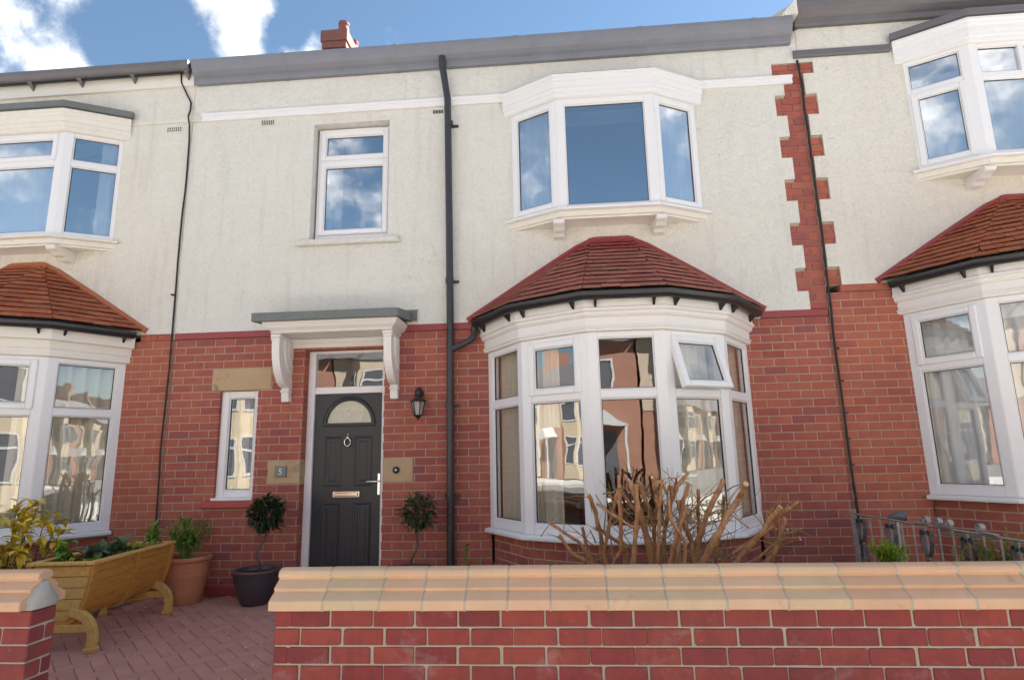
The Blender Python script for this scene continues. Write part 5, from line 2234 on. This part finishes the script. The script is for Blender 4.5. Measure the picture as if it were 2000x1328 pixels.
# plants in the trough
for i, (lx, ly, h, sp, mat, L_, W_, lab) in enumerate(((-.10, -.40, .20, .05, 'leaf_green', .10, .055, 'upright green leaf plant at near left of planter'),
                                                   (.0, -.22, .10, .10, 'leaf_cabbage', .12, .085, 'low grey green cabbage like plant in planter middle'),
                                                   (.08, -.02, .12, .10, 'leaf_cabbage', .13, .09, 'reddish leaved plant beside the cabbage in planter'),
                                                   (.08, .16, .11, .07, 'leaf_lime', .10, .018, 'pale spiky plant in planter behind red leaves'),
                                                   (.12, .42, .20, .05, 'leaf_green', .11, .045, 'tall green leaf plant at far end of planter'),
                                                   (.05, -.40, .07, .12, 'leaf_lime', .05, .018, 'small straggly sprouts at near end of planter'))):
    p = PF(lx, ly, PZ - .06)
    leafy('planter_plant', lab, 'plant', tuple(p), h, sp, 6, mat, L_, W_, 6, 40 + i, group='plants in the wooden planter')
# right hand garden plants
leafy('dwarf_conifer', 'small lime green bushy conifer behind wall at foot of iron railing', 'shrub', (2.40, -1.35, .42), .27, .14, 46, 'leaf_lime', .032, .009, 34, 51)
leafy('heather', 'low red and green heather behind right end of front wall', 'shrub', (3.0, -1.6, .42), .34, .30, 40, 'leaf_mixed', .035, .012, 22, 52)
leafy('heather', 'second low green heather tuft beside railing at picture edge', 'shrub', (3.15, -2.0, .42), .36, .16, 20, 'leaf_green', .05, .010, 18, 53)
leafy('daffodil', 'few yellow flower tips just over wall below railing scrolls', 'flower', (2.62, -1.75, .42), .27, .12, 8, 'leaf_yellow', .04, .022, 3, 54)
random.seed(77)

# yellow leaved shrub, its larger leaves single
ys = thing('yellow_shrub', (-4.70, -1.15, 0), 'yellow variegated evergreen shrub in front of left bay window', 'shrub')
st = MB()
leaves = [MB() for _ in range(4)]
for i, mm in enumerate(leaves):
    leaf_geo(mm, Vector((0, 0, 0)), Vector((1, 0, 0)), Vector((0, 0, 1)), -.0 + .105 + .014 * i, .044 + .005 * i, fold=.18, curl=.12 + .1 * i)
lme = [mm.mesh('leaf', 'leaf_yellow_single') if 'leaf_yellow_single' in MATS else None for mm in leaves]
k = NT('leaf_yellow_single', 0.42, 0.4)
k.col(k.ramp(k.rand(), [(0, (0.66, 0.44, 0.03)), (0.3, (0.76, 0.56, 0.05)), (0.6, (0.62, 0.50, 0.04)), (0.75, (0.36, 0.38, 0.04)), (1, (0.80, 0.60, 0.10))]))
lme = [mm.mesh('leaf', 'leaf_yellow_single') for mm in leaves]
nl = 0
for i in range(22):
    bx, by = -4.75 + random.uniform(-.10, .12), -1.15 + random.uniform(-.12, .12)
    tx, ty, tz = random.uniform(-5.12, -4.40), -1.15 + random.uniform(-.3, .25), random.uniform(.55, 1.06)
    p0, p2 = Vector((bx, by, .0)), Vector((tx, ty, tz))
    p1 = p0.lerp(p2, .55) + Vector((random.uniform(-.05, .05), 0, .05))
    st.tube([p0, p1, p2], [.010, .007, .003], 6)
    for q in range(15):
        u = random.choice((1.0, 1.0, .92, .85, random.uniform(.4, .85)))
        p = p0.lerp(p1, u / .55) if u < .55 else p1.lerp(p2, (u - .55) / .45)
        d = rdir(.45)
        o = link('leaf', random.choice(lme), ys)
        s_ = d.cross(Vector((0, 0, 1))).normalized()
        n_ = s_.cross(d)
        mt = Matrix((d, s_, n_)).transposed().to_4x4() @ Matrix.Scale(random.uniform(.7, 1.15), 4)
        mt.translation = p
        o.matrix_basis = mt
        nl += 1
st.build('stems', 'stem_grey', ys)


# hard pruned bush behind the front wall
def pix(u, v, Y):
    """point of the plane y=Y seen at photograph position u,v (used once to lay the stems out)"""
    d = pixdir(u, v)
    t = (Y - CAM.y) / d.y
    return CAM + d * t


bush = thing('pruned_bush', (.75, -1.95, .03), 'hard pruned brown bush of bare cut stems behind the front wall', 'bush')
random.seed(5)
CR = lambda x, y: (1040 + x / 3.571, 880 + y / 3.571)
STEMS = [  # base, bend points, tip in a close crop of the photograph; radius in pixels there; depth
    ([(490, 800), (480, 620), (440, 430), (390, 305)], 18, -1.9), ([(560, 800), (620, 690), (612, 420), (605, 170)], 19, -2.05),
    ([(500, 700), (540, 500), (580, 330), (605, 250)], 14, -2.0), ([(700, 800), (720, 600), (735, 400), (725, 240)], 20, -2.15),
    ([(840, 800), (800, 600), (750, 420), (680, 210)], 24, -2.0), ([(850, 800), (850, 520), (790, 340), (740, 215)], 17, -1.85),
    ([(830, 650), (720, 420), (630, 300)], 16, -1.95), ([(870, 800), (880, 560), (885, 400), (905, 195)], 16, -2.1),
    ([(880, 400), (860, 300), (835, 185)], 14, -2.1), ([(900, 800), (920, 560), (970, 330), (965, 235)], 18, -1.95),
    ([(980, 330), (1010, 250), (1085, 155)], 17, -1.95), ([(985, 290), (1000, 230), (1005, 185)], 10, -1.9), ([(940, 300), (905, 240), (890, 215)], 11, -1.95),
    ([(1010, 800), (1020, 600), (1050, 350), (1090, 230)], 17, -2.05), ([(1120, 800), (1110, 620), (1040, 460), (1015, 345)], 19, -2.0),
    ([(1140, 800), (1160, 560), (1155, 400), (1158, 265)], 15, -1.85), ([(1150, 660), (1200, 490), (1270, 330), (1330, 205)], 23, -2.0),
    ([(1170, 810), (1260, 640), (1360, 450), (1440, 330), (1490, 230)], 24, -2.1), ([(1270, 810), (1300, 620), (1330, 420), (1335, 310)], 14, -1.8),
    ([(1390, 810), (1500, 680), (1620, 540), (1730, 390)], 22, -2.05), ([(1580, 600), (1680, 520), (1735, 400)], 16, -2.0), ([(1300, 810), (1400, 710), (1500, 650), (1610, 550)], 11, -1.95),
    ([(1680, 470), (1760, 420), (1850, 355)], 12, -2.0), ([(1600, 810), (1680, 720), (1730, 600), (1755, 470)], 19, -1.9), ([(1510, 810), (1560, 760), (1700, 640), (1780, 550)], 10, -1.85),
    ([(1640, 720), (1760, 650), (1870, 618)], 9, -1.9), ([(1690, 660), (1760, 620), (1860, 602)], 7, -1.9), ([(1780, 580), (1830, 565), (1880, 543)], 9, -1.9),
    ([(410, 760), (370, 640), (345, 530)], 15, -1.9), ([(400, 790), (270, 710), (185, 590)], 16, -1.85), ([(410, 760), (330, 640), (220, 570), (118, 500)], 13, -2.0),
    ([(400, 800), (330, 760), (265, 722)], 14, -1.8), ([(740, 560), (600, 470), (520, 420), (450, 370)], 11, -2.2), ([(640, 660), (540, 600), (490, 560), (430, 540)], 16, -1.85),
    ([(960, 800), (990, 640), (1060, 430), (1080, 400)], 15, -2.15), ([(1060, 800), (1070, 640), (960, 470), (950, 330)], 13, -2.2), ([(1700, 560), (1640, 470), (1675, 405)], 12, -1.95)]
twg = MB()
for pts, rp, Y in STEMS:
    P = []
    n = len(pts)
    for i, p in enumerate(pts):
        P.append(pix(*CR(*p), Y - .10 * (i / (n - 1)) * random.uniform(-1, 1.6)))
    b0 = P[0].copy()
    if pts[0][1] > 640:     # carry the stem down into the ground
        P.insert(0, Vector((b0.x * .75 + .75 * .25, -1.95 + (b0.y + 1.95) * .5, -.02)))
    r0 = .8 * rp / 3.571 * (P[-1] - CAM).length / FPX
    # smooth the line
    Q_ = []
    for i in range(len(P) - 1):
        for s_ in range(5):
            u = s_ / 5
            p = P[i].lerp(P[i + 1], u)
            Q_.append(p + Vector((random.uniform(-1, 1), random.uniform(-1, 1), random.uniform(-.5, .5))) * r0 * .28)
    Q_.append(P[-1])
    m = MB()
    rad_ = [r0 * (1.15 - .25 * i / len(Q_)) * random.uniform(.82, 1.16) for i in range(len(Q_))]
    rad_[-1] = r0 * .95
    m.tube(Q_, rad_, 8, cap=True)
    so = m.build('stem', 'cut_wood', bush, smooth=True, angle=50)
    so.data.materials.append(MATS['cut_end'])
    so.data.polygons[len(so.data.polygons) - 1].material_index = 1
    # thorny side shoots
    for q in range(9):
        i = random.randrange(2, len(Q_) - 1)
        d = rdir(.4)
        L_ = random.uniform(.015, .05) if q > 2 else random.uniform(.06, .2)
        twg.tube([Q_[i], Q_[i] + d * L_ * .5 + Vector((0, 0, L_ * .08)), Q_[i] + d * L_], [.0035, .0028, .0015], 4)
for i in range(150):
    a = pix(random.gauss(1320, 75), random.uniform(1000, 1095), -1.95 + random.uniform(-.15, .15))
    d = Vector((random.gauss(.15, .7), random.uniform(-.3, .3), random.uniform(.2, 1))).normalized()
    L_ = random.uniform(.08, .34)
    twg.tube([a, a + d * L_ * .5 + Vector((random.uniform(-.02, .02), 0, 0)), a + d * L_], random.choice(([.004, .003, .0015], [.0028, .002, .001])), 4)
for pts in ([(860, 590), (960, 520), (1100, 430), (1290, 225)], [(1080, 460), (1200, 330), (1300, 270), (1330, 280)], [(1090, 560), (1180, 480), (1260, 440), (1330, 425)], [(1340, 290), (1400, 250), (1450, 235)],
            [(500, 560), (510, 420), (440, 305)], [(565, 760), (550, 640), (530, 560)], [(490, 300), (560, 290), (590, 270)], [(440, 640), (420, 590), (400, 550)], [(980, 810), (930, 740), (890, 715)]):
    twg.tube([pix(*CR(*p), -2.0 - .02 * i) for i, p in enumerate(pts)], [.006, .005, .004, .002][:len(pts)], 5)
stuff(twg.build('twigs', 'twig', bush))

# petals and bits blown onto the drive
pt = MB()
for i in range(90):
    x, y = random.uniform(-4.1, -1.6), random.uniform(-2.9, -.2)
    a, L_ = random.uniform(0, 6.3), random.uniform(.004, .011)
    u_, v_ = Vector((cos(a), sin(a), .2)) * L_, Vector((-sin(a), cos(a), .1)) * L_ * .6
    c_ = Vector((x, y, gz(y) + .004))
    pt.add([c_ - u_, c_ - v_, c_ + u_, c_ + v_, c_ + Vector((0, 0, .003))], [(0, 1, 4), (1, 2, 4), (2, 3, 4), (3, 0, 4)])
tag(stuff(pt.build('fallen_petals', 'plaque_white', fix=False)), 'tiny pale petals and bits scattered on the red block drive', 'petals')

# ================================================================== IRON RAILING OF RIGHT GARDEN
rl = thing('iron_railing', (2.75, -1.0, .0), 'low wrought iron railing with heart scrolls along the right garden edge', 'railing')


def rpt(s, z):
    """s metres along the railing from the house"""
    return Vector((2.742 + s * .10, -.12 - s, z))


m = MB()
m.tube([rpt(0, 0), rpt(0, .775)], .022, 4)
m.tube([rpt(0, .775), rpt(0, .79)], .03, 4)
m.build('post', 'iron', rl)
m = MB()
m.tube([rpt(-.02, .757), rpt(2.6, .757)], .011, 4, flat=.8)
m.build('top_rail', 'iron', rl)
m = MB()
m.tube([rpt(0, .12), rpt(2.6, .12)], .010, 4)
m.build('bottom_rail', 'iron', rl)


def scroll(c, axis, r0, r1, turns, w, t, start=0.0, sgn=1, n=26):
    """flat bar spiral in the plane of the railing: thickness t, width w across the railing"""
    m = MB()
    cross = Vector((axis.y, -axis.x, 0)).normalized()
    pts = []
    for i in range(n + 1):
        u = i / n
        a = start + sgn * turns * 2 * pi * u
        r = r0 + (r1 - r0) * u
        pts.append(c + axis * (r * cos(a)) + Vector((0, 0, r * sin(a))))
    return pts, cross


def flatbar(m, pts, cross, w, t):
    n = len(pts)
    vs, fs = [], []
    for i, p in enumerate(pts):
        d = (pts[min(i + 1, n - 1)] - pts[max(i - 1, 0)]).normalized()
        nr = d.cross(cross).normalized()
        vs += [p - cross * w / 2 - nr * t / 2, p + cross * w / 2 - nr * t / 2, p + cross * w / 2 + nr * t / 2, p - cross * w / 2 + nr * t / 2]
    for i in range(n - 1):
        for k in range(4):
            fs.append((i * 4 + k, i * 4 + (k + 1) % 4, (i + 1) * 4 + (k + 1) % 4, (i + 1) * 4 + k))
    fs += [(0, 1, 2, 3), tuple((n - 1) * 4 + k for k in (3, 2, 1, 0))]
    m.add(vs, fs)


ax = (rpt(1, 0) - rpt(0, 0)).normalized()
sp = .142
for i in range(1, 18):
    s_ = .02 + sp * i - .05
    m = MB()
    m.tube([rpt(s_, .12), rpt(s_, .752)], .0075, 4)
    m.build('baluster', 'iron', rl)
    if i % 3 == 1:
        for sg in (-1, 1):
            m = MB()
            c0 = rpt(s_ + sg * .032, .70)
            pts, cr = scroll(c0, ax * sg, .008, .026, 1.15, .03, .004, start=.3, sgn=-1)
            end = pts[-1]
            pts = pts + [end.lerp(rpt(s_ + sg * .058, .64), .5), rpt(s_ + sg * .056, .64), rpt(s_ + sg * .035, .57), rpt(s_ + sg * .008, .52)]
            flatbar(m, pts, cr, .032, .005)
            m.build('heart_scroll', 'iron_dark', rl)
            m = MB()
            pts, cr = scroll(rpt(s_ + sg * .026, .30), ax * sg, .006, .022, 1.1, .03, .004, start=.3, sgn=1)
            pts = pts + [rpt(s_ + sg * .045, .38), rpt(s_ + sg * .03, .46), rpt(s_ + sg * .008, .50)]
            flatbar(m, pts, cr, .032, .005)
            m.build('lower_scroll', 'iron_dark', rl)
# crest scrolls above the rail
for s_, sg, r in ((.98, 1, .036), (1.12, -1, .032), (1.22, 1, .032), (1.52, -1, .036)):
    m = MB()
    pts, cr = scroll(rpt(s_, .80), ax * sg, .010, r, 1.2, .03, .004, start=.5, sgn=-1)
    tail = rpt(s_ + sg * -.13, .772)
    pts = pts + [pts[-1].lerp(tail, .5), tail]
    flatbar(m, pts, cr, .035, .005)
    m.build('crest_scroll', 'iron', rl)
gl_ = thing('garden_lamp', (2.90, -.55, .1), 'grey hooded metal fitting standing behind the iron railing', 'garden fitting')
m = MB()
m.tube([(2.955, -.45, .1), (2.955, -.45, .72)], .02, 6)
m.build('stem', 'iron', gl_)
m = MB()
m.tube([(2.90, -.43, .735), (2.935, -.45, .755), (2.97, -.47, .765), (3.02, -.49, .765)], [.022, .034, .045, .047], 12)
m.tube([(3.018, -.489, .765), (3.026, -.493, .765)], [.036, .036], 10)
m.build('hood', 'gutter_grey', gl_, smooth=True, angle=50)


# ================================================================== HOUSES ACROSS THE STREET (seen in the glass)
def far_house(x, label, rend, src=None):
    YF = -19.0
    t = thing('far_house', (x, YF - 4, -.2), label, 'house', 'houses across the street')
    m = MB()
    m.box(x - 3.2, x + 3.2, YF - 8, YF, -.25, 5.8)
    m.build('wall', 'far_brick', t)
    m = MB()
    m.box(x - 3.2, x + 3.2, YF, YF + .03, 3.0, 5.78)
    if rend:
        m.build('render_band', 'far_render', t)
    m = MB()
    m.add([(x - 3.2, YF + .35, 5.7), (x + 3.2, YF + .35, 5.7), (x + 3.2, YF - 4, 8.4), (x - 3.2, YF - 4, 8.4), (x - 3.2, YF - 8.3, 5.7), (x + 3.2, YF - 8.3, 5.7)], [(1, 0, 3, 2), (2, 3, 4, 5), (0, 1, 5, 4), (0, 4, 3), (1, 2, 5)])
    rf = m.build('roof', 'far_roof', t)
    m = MB()
    m.box(x + 2.6, x + 3.2, YF - 5, YF - 3, 7.5, 9.6)
    m.build('chimney', 'far_brick', rf)
    # stone bay, two storeys
    m = MB()
    bx = x - 1.2
    B = [(bx + 1.3, YF), (bx + .75, YF + .7), (bx - .75, YF + .7), (bx - 1.3, YF)]
    m.slab(B, -.2, 5.6)
    bo = m.build('bay', 'far_stone', t)
    m = MB()
    m.add([(p[0] + (p[0] - bx) * .08, p[1] + .08, 5.6) for p in B] + [(bx, YF + .05, 6.7)], [(0, 1, 4), (1, 2, 4), (2, 3, 4)])
    m.build('bay_roof', 'far_roof', t)
    for i in range(3):
        F = Frame((B[i][0], B[i][1], 0), Vector((B[i + 1][0] - B[i][0], B[i + 1][1] - B[i][1], 0)).normalized())
        F.ey = Vector((0, 0, 1)).cross(F.ex)
        L = (Vector(B[i + 1]) - Vector(B[i])).length
        for z0, z1 in ((.8, 2.4), (3.5, 5.1)):
            m = MB()
            sash_geo(m, F, .12, L - .12, z0, z1, .08, -.04, .02)
            m.box(.12, L - .12, -.035, .01, (z0 + z1) / 2 + .3, (z0 + z1) / 2 + .38, F)
            w = m.build('window', 'far_frame', bo)
            m = MB()
            m.box(.19, L - .19, -.015, .015, z0 + .07, z1 - .07, F)
            m.build('pane', 'slate', bo)
    F = Frame((0, YF, 0), (-1, 0, 0), (0, -1, 0), (0, 0, 1))
    for a, b, z0, z1 in ((-(x + 2.3), -(x + 1.3), 3.5, 5.0),):
        m = MB()
        sash_geo(m, F, a, b, z0, z1, .08, -.05, .02)
        m.build('window', 'far_frame', t)
        m = MB()
        m.box(a + .07, b - .07, -.01, .015, z0 + .07, z1 - .07, F)
        m.build('pane', 'slate', t)
    m = MB()
    m.box(x + 1.3, x + 2.3, YF, YF + .04, -.1, 2.2)
    m.build('door', 'slate', t)
    m = MB()
    m.add([(x + .9, YF + .9, 2.4), (x + 2.7, YF + .9, 2.4), (x + 1.8, YF + .9, 3.1), (x + .9, YF, 2.4), (x + 2.7, YF, 2.4), (x + 1.8, YF, 3.1)], [(0, 1, 2), (5, 4, 3), (0, 2, 5, 3), (1, 4, 5, 2), (0, 3, 4, 1)])
    m.box(x + .95, x + 1.03, YF + .8, YF + .88, -.2, 2.4)
    m.box(x + 2.57, x + 2.65, YF + .8, YF + .88, -.2, 2.4)
    m.build('porch', 'far_frame', t)
    return t


fa = far_house(-.1, 'terraced house with stone bay and plain brick across the street, mirrored in the windows', False)
fb = far_house(6.4, 'terraced house with stone bay and rendered upper storey across the street, mirrored in the windows', True)
for n_ in range(-6, 7):
    if n_ == 0:
        continue
    for src in (fa, fb):
        c_ = copy_tree(src)
        c_.location.x += 13.0 * n_
for sx in (-1, 1):
    for i_, src in enumerate((fa, fb, fa, fb, fa)):
        c_ = copy_tree(src)
        c_.location.x = sx * 72.0
        c_.location.y = -27.0 + 6.5 * i_
        c_.rotation_euler.z = sx * pi / 2
print('objects', len(bpy.data.objects), 'leaves', nl)
